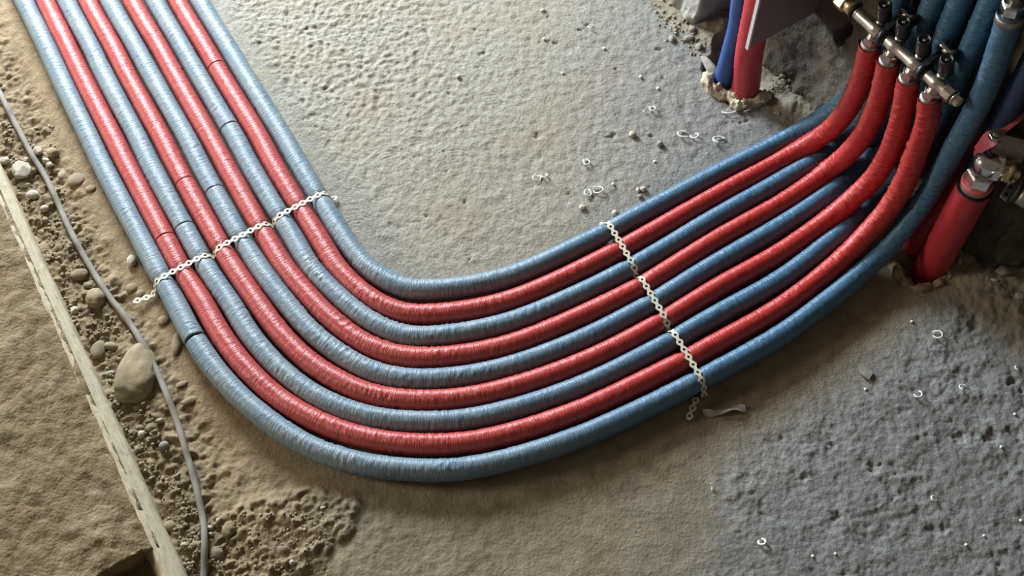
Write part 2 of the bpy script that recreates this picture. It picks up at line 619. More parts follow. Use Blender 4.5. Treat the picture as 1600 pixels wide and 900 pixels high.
low = {i: PATH[i][PATH[i][:, 2] < .06] for i in (1, 3, 5, 7, 9)}
dist_b = np.full(FX.shape, 9.0)
for i in low:
    dist_b = np.minimum(dist_b, polydist(FX, FY, low[i]))
near_pipes = 1 - sstep(.026, .075, dist_b)
# side of the bundle: outside is below / left of pipe 1
cen = G(760, 200)
d1, d9 = polydist(FX, FY, low[1]), polydist(FX, FY, low[9])
inside = sstep(-.03, .03, d1 - d9)
outside = 1 - inside
left_out = outside * sstep(.15, -.25, FX)        # soil ground between slab and bundle and below the bend

SB0, SB1 = G(0, 253), G(291, 898)                # foot of the pale edging strip
SA = unit(SB0 - SB1)                             # along the slab edge, away from the camera
SI = vec(-SA[1], SA[0], 0)                       # towards the slab
if SI[0] > 0: SI = -SI
sd = -((FX - SB1[0]) * SI[0] + (FY - SB1[1]) * SI[1])   # distance from the slab edge, on the trench side
trench = sstep(.26, .04, sd)

def at_px(px, py, rad):
    c = G(px, py)
    return np.exp(-((FX - c[0]) ** 2 + (FY - c[1]) ** 2) / rad ** 2)

wallside = (FX * WN[0] + FY * WN[1])
keep = 1 - near_pipes
H = .0022 * fbm(FX, FY, 5, 3, 1) * keep
H = H - .002 * near_pipes - .0005
# soil: lumps and clods
lump = fbm(FX, FY, 16, 5, 2, .55)
H += left_out * keep * (.009 * lump * sstep(.20, .02, sd) + .0030 * lump + .0022 * fbm(FX, FY, 70, 3, 4))
H += -.014 * trench * left_out * keep
H += left_out * keep * sstep(.2, .06, sd) * .006 * np.abs(fbm(FX, FY, 38, 3, 11)) * 2
# mortar clump at the bottom left
cl = np.clip(at_px(430, 838, .07) + at_px(350, 868, .055) + at_px(520, 795, .05) * .7, 0, 1)
cl = sstep(.22, .5, cl + .25 * fbm(FX, FY, 20, 3, 6))
H += cl * keep * (.005 + .0075 * np.abs(fbm(FX, FY, 42, 4, 8)) * 2)
# granular screed at the top left, inside the bend
gran = inside * sstep(.15, -.35, FX) * sstep(1.15, 1.6, FY)
H += gran * keep * .0042 * fbm(FX, FY, 85, 3, 12)
H -= inside * keep * .0035 * sstep(.44, .58, fbm(FX, FY, 30, 4, 13))
H += inside * keep * (.0018 * fbm(FX, FY, 60, 4, 14) + .0015 * fbm(FX * .6 + FY * .9, FY * .3 - FX * .8, 45, 3, 16))
H += inside * keep * sstep(.15, .5, FX) * .0018 * fbm(FX, FY, 75, 4, 18)
# trowel ripples
for px, py, rr in ((612, 238, .030), (655, 222, .026), (715, 236, .032), (560, 345, .028), (770, 150, .02)):
    c = G(px, py)
    q = np.hypot(FX - c[0], FY - c[1] + .03)
    H += .0007 * np.sin(q * 900) * np.exp(-((FX - c[0]) ** 2 + (FY - c[1]) ** 2) / rr ** 2)
# rough pitted concrete on the right
rr_px = outside * sstep(.20, .46, FX - .22 * (FY - .8) + .13 * fbm(FX, FY, 9, 4, 20)) * sstep(.07, .17, d1)
rough_r = rr_px
pit = fbm(FX, FY, 48, 5, 22, .6)
H += rough_r * keep * (.0030 * pit * (.5 + sstep(-.2, .4, fbm(FX, FY, 8, 3, 25))) + .0016 * fbm(FX, FY, 110, 3, 24) + .004 * fbm(FX, FY, 18, 4, 27) - .004 * sstep(.34, .52, fbm(FX, FY, 19, 4, 26)) + .001)
mid_out = outside * (1 - left_out) * (1 - rough_r)
H += mid_out * keep * (.0016 * fbm(FX, FY, 26, 4, 28))
# broken holes where the risers come up, and the chase in the wall
hole_r, hole_l = at_px(1440, 418, .052), at_px(1150, 132, .055)
H -= .035 * sstep(.45, .75, hole_r + .12 * fbm(FX, FY, 40, 3, 30)) + .035 * sstep(.4, .75, hole_l + .12 * fbm(FX, FY, 40, 3, 32))
H -= .05 * sstep(.35, .7, at_px(1122, 108, .032) + at_px(1136, 70, .03))
# coving of dirt against the wall
H += .016 * sstep(WALL - .09, WALL - .005, wallside) * (1 - hole_l) * (1 - hole_r) * keep * (.8 + .6 * fbm(FX, FY, 30, 3, 34)) * sstep(-.9, -.2, -FY + 1.9)
# ground drops in front of the slab end
drop = sstep(-.03, -.08, sd) * sstep(.70, .60, FY) * sstep(.34, .44, FY)
H -= .05 * drop
fade = sstep(-1.06, -1.00, FX) * sstep(1.12, 1.06, FX) * sstep(.34, .42, FY) * sstep(1.90, 1.84, FY)
FH = H * fade - .004 * (1 - fade)

def floor_z(x, y):
    i = np.clip(np.searchsorted(FXA, x) - 1, 0, len(FXA) - 2)
    j = np.clip(np.searchsorted(FYA, y) - 1, 0, len(FYA) - 2)
    return float(FH[i, j])

soil = np.clip(left_out * sstep(.50, .0, sd + .12 * fbm(FX, FY, 6, 3, 40)) + cl * .4 + .7 * trench * left_out, 0, 1)
grey = np.clip(rough_r * .95 + inside * sstep(.02, .42, FX + .05 * fbm(FX, FY, 7, 3, 42)) * .85 - .6 * sstep(WALL - .10, WALL - .06, wallside), 0, 1)
brown = np.clip(outside * (1 - grey) * sstep(-.55, -.1, FX) + sstep(WALL - .10, WALL - .07, wallside + .02 * fbm(FX, FY, 18, 3, 44)), 0, 1)
nx, ny = FX.shape
V = np.stack([FX, FY, FH], -1).reshape(-1, 3)
ii = (np.arange(nx - 1)[:, None] * ny + np.arange(ny - 1)[None, :]).ravel()
F = np.stack([ii, ii + ny, ii + ny + 1, ii + 1], 1)
fl = mesh('floor', V, F, M['floor'], org=(0, 0, 0), attrs={'soil': soil.ravel(), 'grey': grey.ravel(), 'brown': brown.ravel()})
props(fl, 'rough concrete floor with soil and mortar along the left', None, None, 'structure')

# ------------------------------------------------------------------ walls
def wall_grid(name, fpos, us, zs, label):
    U, Z = np.meshgrid(us, zs, indexing='ij')
    P = fpos(U, Z).reshape(-1, 3)
    a, b = U.shape
    i = (np.arange(a - 1)[:, None] * b + np.arange(b - 1)[None, :]).ravel()
    F = np.stack([i, i + 1, i + b + 1, i + b], 1)
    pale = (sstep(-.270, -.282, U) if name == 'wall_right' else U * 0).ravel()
    o = mesh(name, P, F, M['wall'], org=(0, 0, 0), attrs={'pale': pale})
    props(o, label, None, None, 'structure')
    return o

def wall_a(U, Z):
    edge = .005 * fbm(U * 0 + Z, Z, 22, 3, 50)
    rec = sstep(-.292, -.278, U + edge) * (1 - sstep(-.170, -.150, U + edge))
    left = 1 - sstep(-.29, -.28, U + edge)
    dep = WALL - .047 * left + .12 * rec
    dep = dep + .006 * fbm(U, Z, 9, 4, 52) + .0035 * fbm(U, Z, 34, 4, 54) * (1 + 3 * rec)
    dep = dep + .045 * sstep(.35, .75, np.exp(-((U - .008 - .006 * np.sin(Z * 90)) / .013) ** 2 - ((Z - .205) / .034) ** 2))
    dep = dep - .016 * sstep(.06, .0, Z) * (1 - rec) * (.6 + fbm(U, Z, 30, 3, 56))
    base = W0[None, None, :] + WU[None, None, :] * U[..., None] + WN[None, None, :] * (dep - WN0)[..., None]
    base = base + WU[None, None, :] * (.03 * fbm(Z, Z * 0, 14, 4, 58) * sstep(.34, .43, U))[..., None]
    base[..., 2] = Z
    return base
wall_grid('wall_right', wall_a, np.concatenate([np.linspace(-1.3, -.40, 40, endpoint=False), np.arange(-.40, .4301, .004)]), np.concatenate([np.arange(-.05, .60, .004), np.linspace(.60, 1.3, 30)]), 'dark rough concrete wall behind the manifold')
CORN = W(.43, WALL, 0)
BD = unit(vec(1.0, .10, 0))
BN = vec(-BD[1], BD[0], 0)
def wall_b(U, Z):
    dep = .030 * fbm(U, Z, 10, 4, 60) * sstep(0, .03, U) + .014 * fbm(U, Z, 40, 4, 62) * sstep(0, .02, U) - .03 * sstep(.08, 0, Z) * (.5 + fbm(U, Z, 24, 3, 64)) * sstep(0, .05, U)
    base = CORN[None, None, :] + BD[None, None, :] * U[..., None] + BN[None, None, :] * dep[..., None]
    base = base + WU[None, None, :] * (.03 * fbm(Z, Z * 0, 14, 4, 58) * (1 - sstep(0, .10, U)))[..., None]
    base[..., 2] = Z
    return base
wall_grid('wall_front', wall_b, np.concatenate([np.arange(-.004, .40, .005), np.linspace(.4, 1.4, 20)]), np.concatenate([np.arange(-.05, .40, .005), np.linspace(.40, 1.3, 20)]), 'dark concrete wall face beside the red risers')

# ------------------------------------------------------------------ raised slab with its pale edging strip
SH = .046
def S(a, b, z):
    p = SB1 + SA * a + SI * b
    return np.array([p[0], p[1], z])
SZ = .038                                        # outer edge of the strip
SO = float((G(109, 500, SZ) - SB1) @ SI)
top_line = G(82, 500, SH)
STRIP_B = float((top_line - SB1) @ SI)           # horizontal run of the sloping strip
LEN = 1.9
us = np.arange(-.34, LEN, .004)
ws = np.array([-.3, -.16, -.04, 0, .06, .14, .25, .4, .55, .7, .85, 1.0])
U, Wd = np.meshgrid(us, ws, indexing='ij')
run = (STRIP_B - SO) * (1 + .12 * fbm(U, U * 0, 7, 3, 70) * (Wd > .5))
bb = SO + run * np.maximum(Wd, 0) + .003 * fbm(U, Wd, 30, 3, 72) * (Wd > .5) + .0022 * fbm(U, U * 0, 18, 3, 73) * (Wd < .1)
zz = SZ + (SH - SZ) * np.maximum(Wd, 0) + .0012 * fbm(U * 3, Wd * 2, 12, 4, 74) - .004 * sstep(.15, 0, Wd) + .22 * np.minimum(Wd, 0)
P = SB1[None, None, :] + SA[None, None, :] * U[..., None] + SI[None, None, :] * bb[..., None]
P[..., 2] = zz
Pb = P + SI[None, None, :] * .016
Pb[..., 2] = np.minimum(P[..., 2] - .014, .02)
a_, b_ = U.shape
i = (np.arange(a_ - 1)[:, None] * b_ + np.arange(b_ - 1)[None, :]).ravel()
F1 = np.stack([i, i + b_, i + b_ + 1, i + 1], 1)
N1 = a_ * b_
F2 = F1[:, ::-1] + N1
e = np.arange(a_ - 1) * b_
F3 = np.stack([e, e + N1, e + b_ + N1, e + b_], 1)
t = e + b_ - 1
F4 = np.stack([t, t + b_, t + b_ + N1, t + N1], 1)
k = np.arange(b_ - 1)
F5 = np.stack([k, k + 1, k + 1 + N1, k + N1], 1)
uv = np.concatenate([np.stack([U.ravel(), (Wd * .06).ravel()], 1)] * 2)
st = mesh('edging_strip', np.concatenate([P.reshape(-1, 3), Pb.reshape(-1, 3)]), np.concatenate([F1, F2, F3, F4, F5]), M['strip'], uv=uv)
props(st, 'long pale cream edging strip sloping along the side of the raised slab', 'edging strip')

# slab top: b from the strip inwards, cut off at the broken end
e0, e1 = G(244, 853, SH), G(150, 900, SH)
ea = lambda b: float((e0 - SB1) @ SA) + (b - float((e0 - SB1) @ SI)) * float((e1 - e0) @ SA) / float((e1 - e0) @ SI)
bs_ = np.concatenate([np.arange(STRIP_B - .008, .50, .005), np.linspace(.52, 1.3, 20)])
rows = np.concatenate([[0.0, 0.0, 0.0], np.linspace(0.0, .02, 5)[1:], np.arange(.025, .95, .005), np.linspace(1.0, LEN, 20)])
U, B_ = np.meshgrid(rows, bs_, indexing='ij')
A0 = np.vectorize(ea)(B_) + .012 * fbm(B_, B_ * 0, 25, 3, 80)
AA = A0 + U
zz = SH + .0055 * fbm(AA, B_, 9, 4, 82) + .0035 * fbm(AA, B_, 45, 4, 84)
zz += .010 * np.abs(fbm(AA, B_, 30, 3, 86)) * sstep(.16, .02, U)
zz -= .002 * sstep(STRIP_B + .03, STRIP_B, B_)
zz[0, :] = -.09
zz[1, :] = -.01
AA[1, :] += .01
AA[0, :] += .03
P = SB1[None, None, :] + SA[None, None, :] * AA[..., None] + SI[None, None, :] * B_[..., None]
P[..., 2] = zz
a_, b_ = U.shape
i = (np.arange(a_ - 1)[:, None] * b_ + np.arange(b_ - 1)[None, :]).ravel()
side = P[:, 0].copy(); side[:, 2] = -.06
PV = np.concatenate([P.reshape(-1, 3), side])
F1 = np.stack([i, i + b_, i + b_ + 1, i + 1], 1)
e = np.arange(a_ - 1)
F2 = np.stack([e * b_, e + a_ * b_, e + 1 + a_ * b_, (e + 1) * b_], 1)
sl = mesh('concrete_slab', PV, np.concatenate([F1, F2]), M['slab'])
props(sl, 'raised brown concrete slab filling the left side, broken off at its near end', 'concrete slab')

# ------------------------------------------------------------------ insulated pipes
LAB = {
    1: 'outermost grey-blue insulated pipe of the bundle, with a black joint gap before the bend',
    2: 'outermost red insulated pipe in the bend, rising to the manifold outlet nearest its end plug',
    3: 'grey-blue insulated pipe lying between the two outermost red pipes',
    4: 'second red insulated pipe from the outside of the bend',
    5: 'middle grey-blue insulated pipe, fifth of the nine in the bundle',
    6: 'third red insulated pipe from the outside of the bend',
    7: 'grey-blue insulated pipe between the two innermost red pipes, with a dark joint ring',
    8: 'innermost red insulated pipe, rising to the manifold outlet farthest from the camera',
    9: 'innermost grey-blue insulated pipe along the inside of the bend',
}
SEAM = {1: [(311, 528, .0024)], 2: [(258, 375, .0006)], 3: [(288, 357, .0005)], 4: [(297, 283, .0004)], 5: [(337, 300, .0005)], 7: [(363, 199, .0009)], 8: [(343, 104, .0007)]}

def curvature(P):
    T = np.gradient(P, axis=0)
    T /= np.linalg.norm(T, axis=1)[:, None]
    k = np.linalg.norm(np.gradient(T, axis=0), axis=1) / STEP
    return np.convolve(k, np.ones(41) / 41, 'same')

for i in range(1, 10):
    P = PATH[i]
    blue = i % 2 == 1
    mat = M['blue'] if blue else M['red']
    n = len(P)
    R = np.full(n, PR)
    idx = np.arange(n)
    for c in CROSS:
        d = (idx - c[i]) * STEP
        R -= .0026 * np.exp(-(d / .0085) ** 2)
        R -= .0006 * np.exp(-(d / .03) ** 2)
    R += .0005 * perlin(idx * STEP * 9, idx * 0, 100 + i)
    kap = curvature(P)
    amp = .00060 + .00060 * sstep(.6, 3.2, kap) + .00085 * sstep(.03, .12, P[:, 2])
    S_all = idx * STEP
    def wr(S, TH, i=i, amp=amp, S_all=S_all):
        a = np.interp(S, S_all, amp)
        w = perlin(S * 170 + 1.4 * np.sin(TH * 2 + i), TH * 1.5, 120 + i) + .6 * perlin(S * 330, TH * 3.0, 140 + i)
        m = .45 + .9 * sstep(-.2, .5, perlin(S * 14, TH * 1.1, 160 + i))
        return a * w * m
    cuts = []
    for (px, py, gap) in SEAM.get(i, []):
        cuts.append((nearest(P, px, py), gap))
    bounds = [0] + [c[0] for c in cuts] + [n - 1]
    base = [P[0][0], P[0][1], 0]
    root = thing('heating_pipe', base, LAB[i], 'pipe', 'insulated pipes of the floor bundle')
    for q in range(len(bounds) - 1):
        a, b = bounds[q], bounds[q + 1]
        seg = P[a:b + 1].copy()
        rr = R[a:b + 1].copy()
        if q > 0:
            g = cuts[q - 1][1]
            t = unit(seg[1] - seg[0])
            seg = np.concatenate([[seg[0] + t * g * .9, seg[0] + t * g, seg[0] + t * (g + .0007)], seg[2:]])
            rr = np.concatenate([[PR * .5, rr[0] - .0012, rr[0] - .0002], rr[2:]])
        if q < len(bounds) - 2:
            g = cuts[q][1]
            t = unit(seg[-1] - seg[-2])
            seg = np.concatenate([seg[:-2], [seg[-1] - t * (g + .0007), seg[-1] - t * g, seg[-1] - t * g * .9]])
            rr = np.concatenate([rr[:-2], [rr[-1] - .0002, rr[-1] - .0012, PR * .5]])
        V, F, uv = tube(seg, rr, 26, wr, s0=a * STEP)
        window_sheen = (.58 if blue else .11) * sstep(.45, -.35, V[:, 0])  # greyer towards the left: window sheen put into the pipe colour
        mesh('insulation_sleeve', V, F, mat, root, uv=uv, attrs={'window_sheen': window_sheen})
    for (ci, gap) in cuts:
        if gap >= .0009:
            V, F, uv = tube(P[ci - 3:ci + 4], PR * .86, 18)
            mesh('inner_pipe', V, F, M['dark'], root)

# ------------------------------------------------------------------ perforated bands over the bundle
def link_cell(pitch, Rr, ww, hr, nseg=28):
    """outline and hole of one link of the band in (s, w)"""
    out, hol = [], []
    for k in range(nseg):
        t = 2 * PI * (k + .5) / nseg
        c, s = math.cos(t), math.sin(t)
        # march outwards to the outline
        r = hr
        while r < .03:
            x, y = r * c, r * s
            if abs(x) >= pitch / 2: break
            hw = max(ww + (Rr - ww) * .0, math.sqrt(max(0, Rr * Rr - x * x)) if abs(x) < Rr else 0, ww)
            if abs(y) >= hw: break
            r += .00015
        x = max(-pitch / 2, min(pitch / 2, r * c))
        out.append((x, r * s))
        hol.append((hr * c, hr * s))
    # square off the cell ends so that neighbouring links meet
    for k in range(nseg):
        x, y = out[k]
        if abs(x) > pitch / 2 - .0009:
            out[k] = (math.copysign(pitch / 2, x), y)
    return out, hol

def build_band(bi, tail_px, labels):
    a, b = BANDS[bi]
    d = unit((b - a) * vec(1, 1, 0))
    C = CROSS[bi]
    tt = {i: float((PATH[i][C[i]] - a) @ d) for i in range(1, 10)}
    zz = {i: float(PATH[i][C[i]][2]) for i in range(1, 10)}
    r = PR - .0020
    pts = []
    groups = [(9, 8, 7), (6, 5, 4), (3, 2, 1)]
    t9 = tt[9]
    pts.append((t9 - PR - .014, .002))
    pts.append((t9 - PR - .004, .003))
    for gi, g in enumerate(groups):
        for an in np.linspace(165, 90, 7):
            pts.append((tt[g[0]] + r * math.cos(math.radians(an)), zz[g[0]] + r * math.sin(math.radians(an))))
        pts.append((tt[g[1]], zz[g[1]] + r))
        for an in np.linspace(90, 15, 7):
            pts.append((tt[g[2]] + r * math.cos(math.radians(an)), zz[g[2]] + r * math.sin(math.radians(an))))
        if gi < 2:
            m = (tt[g[2]] + tt[groups[gi + 1][0]]) / 2
            pts.append((m, PR * .75))
    pts.append((tt[1] + PR + .002, .006))
    pts.append((tt[1] + PR + .008, .004))
    base = a - d * 0
    P3 = [np.array([base[0] + d[0] * t, base[1] + d[1] * t, z]) for t, z in pts]
    for px, py in tail_px:
        q = G(px, py)
        P3.append(np.array([q[0], q[1], max(.003, floor_z(q[0], q[1]) + .003)]))
    P = resample(np.array(P3), .001)
    P = resample(smooth_path(P, 14), .001)
    s = np.concatenate([[0], np.cumsum(np.linalg.norm(np.diff(P, axis=0), axis=1))])
    T = np.gradient(P, axis=0)
    T /= np.linalg.norm(T, axis=1)[:, None]
    pitch = .0150
    cell = link_cell(pitch, .0058, .0031, .0025)
    V, F = [], []
    nl = int(s[-1] / pitch)
    def place(sv, w, h):
        p = np.array([np.interp(sv, s, P[:, k]) for k in range(3)])
        t_ = unit(np.array([np.interp(sv, s, T[:, k]) for k in range(3)]))
        hx = unit(vec(t_[0], t_[1], 0)) if np.hypot(t_[0], t_[1]) > .25 else d
        side = vec(-d[1], d[0], 0)
        # tail may turn: blend the side vector
        if sv > s_tail: side = vec(-hx[1], hx[0], 0)
        nrm = unit(np.cross(t_, side))
        if nrm[2] < 0 and abs(t_[2]) < .7: nrm = -nrm
        return p + side * w + nrm * h
    # where the tail starts
    tailp = G(*tail_px[0])
    s_tail = s[int(np.argmin((P[:, 0] - tailp[0]) ** 2 + (P[:, 1] - tailp[1]) ** 2))]
    for L in range(nl):
        c0 = (L + .5) * pitch
        n0 = len(V)
        K = len(cell[0])
        for h in (.0002, .0014):
            for x, y in cell[0]: V.append(place(c0 + x, y, h))
            for x, y in cell[1]: V.append(place(c0 + x, y, h))
        for k in range(K):
            k2 = (k + 1) % K
            o0, o1, h0, h1 = n0 + k, n0 + k2, n0 + K + k, n0 + K + k2
            off = 2 * K
            F.append((o0 + off, o1 + off, h1 + off, h0 + off))
            F.append((o1, o0, h0, h1))
            F.append((o0, o1, o1 + off, o0 + off))
            F.append((h1, h0, h0 + off, h1 + off))
    root = thing('perforated_band', [P[0][0], P[0][1], 0], labels, 'metal band', 'perforated bands holding the pipes')
    mesh('band_strip', V, F, M['band'], root, smooth=False)
    return root, tt, a, d

band_l, tl, al, dl = build_band(0, [(242, 463), (225, 468), (203, 476)], 'perforated metal band strapping the bundle before the bend, beside the gravel')
band_r, tr, ar, dr = build_band(1, [(1091, 614), (1083, 636), (1073, 662)], 'perforated metal band strapping the bundle on the manifold side of the bend')
def screw(parent, p, r=.0048):
    V, F = lathe(p, vec(0, 0, 1), [(r * .2, -.004), (r, -.0015), (r * 1.05, .0008), (r * .8, .0024), (r * .3, .0029)], 14)
    mesh('screw', V, F, M['rubber'], parent)
q = G(1087, 618); screw(band_r, vec(q[0], q[1], .0065), .006)
q = G(513, 312); screw(band_l, vec(q[0], q[1], .0045), .006)
q = G(943, 356); screw(band_r, vec(q[0], q[1], .0045), .005)

# ------------------------------------------------------------------ manifold on the wall
mroot = thing('heating_manifold', W(.18, MAN_NP, MAN_Z), 'nickel-plated manifold bar with four black valve caps above the red pipes', 'manifold')
u0, u1 = .086, .285
prof = []
for u in np.linspace(u0, u1, 90):
    r = .0106
    for o in OUT_U:
        r += .0020 * math.exp(-((u - o) / .0085) ** 2)
    prof.append((r, u - u0))
mesh('manifold_bar', *lathe(W(u0, MAN_NP, MAN_Z), WU, prof, 28), M['nickel'], mroot)
def on_bar(name, ua, ub, r, mat, seg=28, smooth=True, c=.0012, rot=0.0):
    return mesh(name, *lathe(W(ua, MAN_NP, MAN_Z), WU, bolt_prof(r, 0, ub - ua, c), seg, rot), M[mat], mroot, smooth)
on_bar('union_nut', .044, .062, .0165, 'brass', 6, False, .002)
on_bar('supply_tube', .0, .044, .0115, 'nickel')
on_bar('threaded_ring', .062, .076, .0125, 'brass')
on_bar('seal_ring', .0765, .0815, .0142, 'rubber')
on_bar('bar_shoulder', .0815, .088, .0105, 'nickel')
for ua in (.1425, .2275):
    on_bar('seal_ring', ua - .0065, ua - .0025, .0136, 'rubber')
    on_bar('coupling_ring', ua - .0025, ua + .0055, .0126, 'chrome')
    on_bar('seal_ring', ua + .0055, ua + .0095, .0136, 'rubber')
on_bar('end_hex', .2735, .2900, .0128, 'nickel', 8, False, .0015)
on_bar('seal_ring', .2900, .2925, .0112, 'rubber')
on_bar('end_collar', .2925, .2955, .0116, 'chrome')
on_bar('end_plug', .2955, .3045, .0092, 'brass', 6, False, .0012, .4)
cap_ax = unit(vec(0, 0, 1) * .042 - WN * .013)
for o in OUT_U:
    p = W(o, MAN_NP, MAN_Z)
    # neck and chrome compression nut of the outlet below the bar
    mesh('outlet_neck', *lathe(p, vec(0, 0, -1), [(.0085, .004), (.0085, .016), (.0098, .017), (.0098, .021)], 20), M['nickel'], mroot)
    nut = mesh('compression_nut', *lathe(p + vec(0, 0, -.018), vec(0, 0, -1), bolt_prof(.0138, 0, .013, .0018), 6, .3), M['chrome'], mroot, False)
    mesh('sleeve_collar', *lathe(p + vec(0, 0, -.030), vec(0, 0, -1), [(.0125, 0), (.0150, .001), (.0155, .010), (.0150, .012)], 22), M['steel'], mroot)
    # valve stem and black cap above
    mesh('valve_neck', *lathe(p, unit(WN * .011 + vec(0, 0, .017)), [(.0080, .004), (.0080, .014), (.0070, .015), (.0070, .024)], 20), M['nickel'], mroot)
    c0 = p + WN * .011 + vec(0, 0, .017)
    cap = mesh('valve_cap', *lathe(c0, cap_ax, [(.0100, .0), (.0118, .002), (.0118, .010), (.0108, .012), (.0108, .034), (.0098, .0365), (.0076, .0365), (.0072, .031), (.0, .031)], 24, caps=False), M['black'], mroot)
    for k in range(14):
        t = 2 * PI * k / 14
        X, Y, A = frame_of(cap_ax)
        rd = X * math.cos(t) + Y * math.sin(t)
        if k % 2 == 0:
            mesh('grip_rib', *box(c0 + rd * .0109 + cap_ax * .022, rd, np.cross(A, rd), A, .0012, .0018, .019), M['black'], cap, False)
    mesh('adjusting_screw', *lathe(c0 + cap_ax * .030, cap_ax, bolt_prof(.0032, 0, .0045, .0008), 12), M['nickel'], cap)
# brackets that carry the bar (metal stubs with black clips seen between the blue pipes)
for ub in (.1425, .2275):
    br = thing('pipe_bracket', W(ub, MAN_NP, MAN_Z), 'black and steel bracket holding the manifold, between the %s valve caps' % ('first and second' if ub < .2 else 'third and fourth'), 'bracket', 'manifold brackets')
    mesh('clip', *lathe(W(ub - .003, MAN_NP, MAN_Z), WU, [(.0140, 0), (.0165, .0005), (.0165, .0085), (.0140, .009)], 26, hole=True), M['black'], br)
    arm0 = W(ub + .0015, MAN_NP, MAN_Z) + vec(0, 0, .012)
    mesh('arm', *box(arm0 + WN * .022 + vec(0, 0, .012), unit(WN * .9 + vec(0, 0, .45)), WU, unit(vec(0, 0, .9) - WN * .45), .052, .007, .010), M['rubber'], br, False)
    st0 = W(ub + .008, MAN_NP + .026, MAN_Z + .035)
    mesh('bracket_stub', *lathe(st0 - WU * .012, WU, bolt_prof(.0066, 0, .026), 18), M['nickel'], br)
    mesh('rubber_pad', *lathe(st0 + WU * .012, WU, bolt_prof(.0125, 0, .006), 22), M['rubber'], br)

# fitting at the top of the outermost blue pipe
pe = PATH[1][-1]; te = unit(PATH[1][-1] - PATH[1][-8])
ft = thing('pipe_fitting', pe, 'shiny compression fitting on top of the outermost blue pipe in the corner', 'pipe fitting')
mesh('collar', *lathe(pe - te * .016, te, [(.0178, 0), (.0194, .001), (.0194, .010), (.0185, .012)], 24), M['steel'], ft)
mesh('compression_nut', *lathe(pe + te * .001, te, bolt_prof(.0165, 0, .016, .002), 6), M['chrome'], ft, False)
mesh('fitting_neck', *lathe(pe + te * .016, te, [(.010, 0), (.010, .012), (.013, .013), (.013, .3)], 20), M['chrome'], ft)

# ------------------------------------------------------------------ vertical risers
def riser(name, pts, r, mat, label, wav=.0004, cat='riser pipe'):
    P = resample(smooth_path(spline(pts, .004), 30), .004)
    def wr(S, TH):
        return wav * (perlin(S * 120, TH * 1.5, 201) + .8 * perlin(S * 20, TH, 203))
    V, F, uv = tube(P, r, 28, wr)
    cap = [tuple(range(len(V) - 29, len(V) - 1))]
    root = thing(name, [P[0][0], P[0][1], 0], label, cat)
    mesh('sleeve', V, F, mat, root, uv=uv)
    return root, P

b1 = G(1458, 412)
r1, r1p = riser('riser_pipe', [b1 + vec(-.002, -.002, -.05), b1 + vec(0, 0, .03), b1 + vec(.001, .001, .12), b1 + vec(.002, .002, .217)], .0280, M['bigred'], 'thick red riser standing in a broken floor hole and capped by the ball valve')
top1 = r1p[-1]
mesh('sleeve_end', *lathe(top1 + vec(0, 0, -.004), vec(0, 0, 1), [(.0276, .001), (.0283, .003), (.0276, .0045), (.0250, .0045), (.0245, -.004)], 28, caps=False), M['dark'], r1)
mesh('inner_pipe', *lathe(top1 + vec(0, 0, -.012), vec(0, 0, 1), [(.0240, 0), (.0240, .020), (.0232, .021)], 28), M['steel'], r1)
r2, r2p = riser('riser_pipe', T3([(1424, 394, -.04), (1433, 377, .005), (1481, 317, .10), (1530, 248, .20), (1585, 174, .30), (1622, 121, .365)]), .0245, M['bigred'], 'thick red riser leaning away behind the ball valve lever')
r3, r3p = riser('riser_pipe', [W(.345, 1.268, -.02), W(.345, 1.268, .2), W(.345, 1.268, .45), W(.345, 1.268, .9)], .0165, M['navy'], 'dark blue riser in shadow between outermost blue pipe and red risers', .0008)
bl = G(1163, 145)
r4, r4p = riser('riser_pipe', [bl + vec(0, 0, -.05), bl + vec(0, 0, .03), G(1170, 85, .10), G(1179, 40, .17), G(1190, -20, .255), G(1204, -90, .34), G(1204, -90, .34) + vec(.01, .0, .4)], .0255, M['bigred'], 'thick red riser in the wall recess, partly behind the grey metal plate', .0008)
r5, r5p = riser('riser_pipe', T3([(1126, 150, -.03), (1130, 125, .01), (1142, 80, .075), (1152, 45, .13), (1158, 0, .20), (1168, -70, .29)]) + [G(1168, -70, .29) + vec(.01, 0, .4)], .0175, M['bigblue'], 'bright blue riser in the wall recess beside a thick red one')

# grey plate at right angles to the wall
pz, pu = .20, -.063
pl = mesh('metal_plate', *box(W(pu, (1.143 + 1.30) / 2, pz + .35), WU, WN, vec(0, 0, 1), .0050, .157, .70), M['plate'], None, False)
ORG[pl.name] = np.array(pl.location)
mesh('lit_edge_strip', *box(W(pu, 1.1425, pz + .352), WU, WN, vec(0, 0, 1), .0068, .004, .708), M['lit_edge'], pl, False)  # plate's own edge, drawn as a paler strip to look lit
props(pl, 'flat grey metal plate standing out from the wall in front of a red riser', 'metal plate')

# ------------------------------------------------------------------ ball valve on the red riser
vt = top1 + vec(0, 0, .008)
vroot = thing('ball_valve', top1, 'chrome and brass ball valve with red lever on the thick red riser', 'ball valve')
UPv = vec(0, 0, 1)
mesh('sealing_washer', *lathe(vt, UPv, [(.0225, 0), (.0250, .001), (.0250, .007), (.0225, .008)], 26), M['washer'], vroot)
mesh('union_nut', *lathe(vt + vec(0, 0, .008), UPv, [(.0222, 0), (.0240, .002), (.0240, .021), (.0215, .024)], 6, .25), M['chrome'], vroot, False)
mesh('valve_neck', *lathe(vt + vec(0, 0, .030), UPv, [(.0195, 0), (.0195, .010), (.0215, .012), (.0215, .030), (.0190, .036), (.008, .042)], 26), M['chrome'], vroot)
elb = vt + vec(0, 0, .050)
BX = unit(vec(.93, -.30, -.05))                  # body runs away to the right
mesh('elbow_hex', *lathe(elb + BX * .004, BX, [(.0195, 0), (.0215, .002), (.0215, .016), (.0195, .018)], 6, .5), M['chrome'], vroot, False)
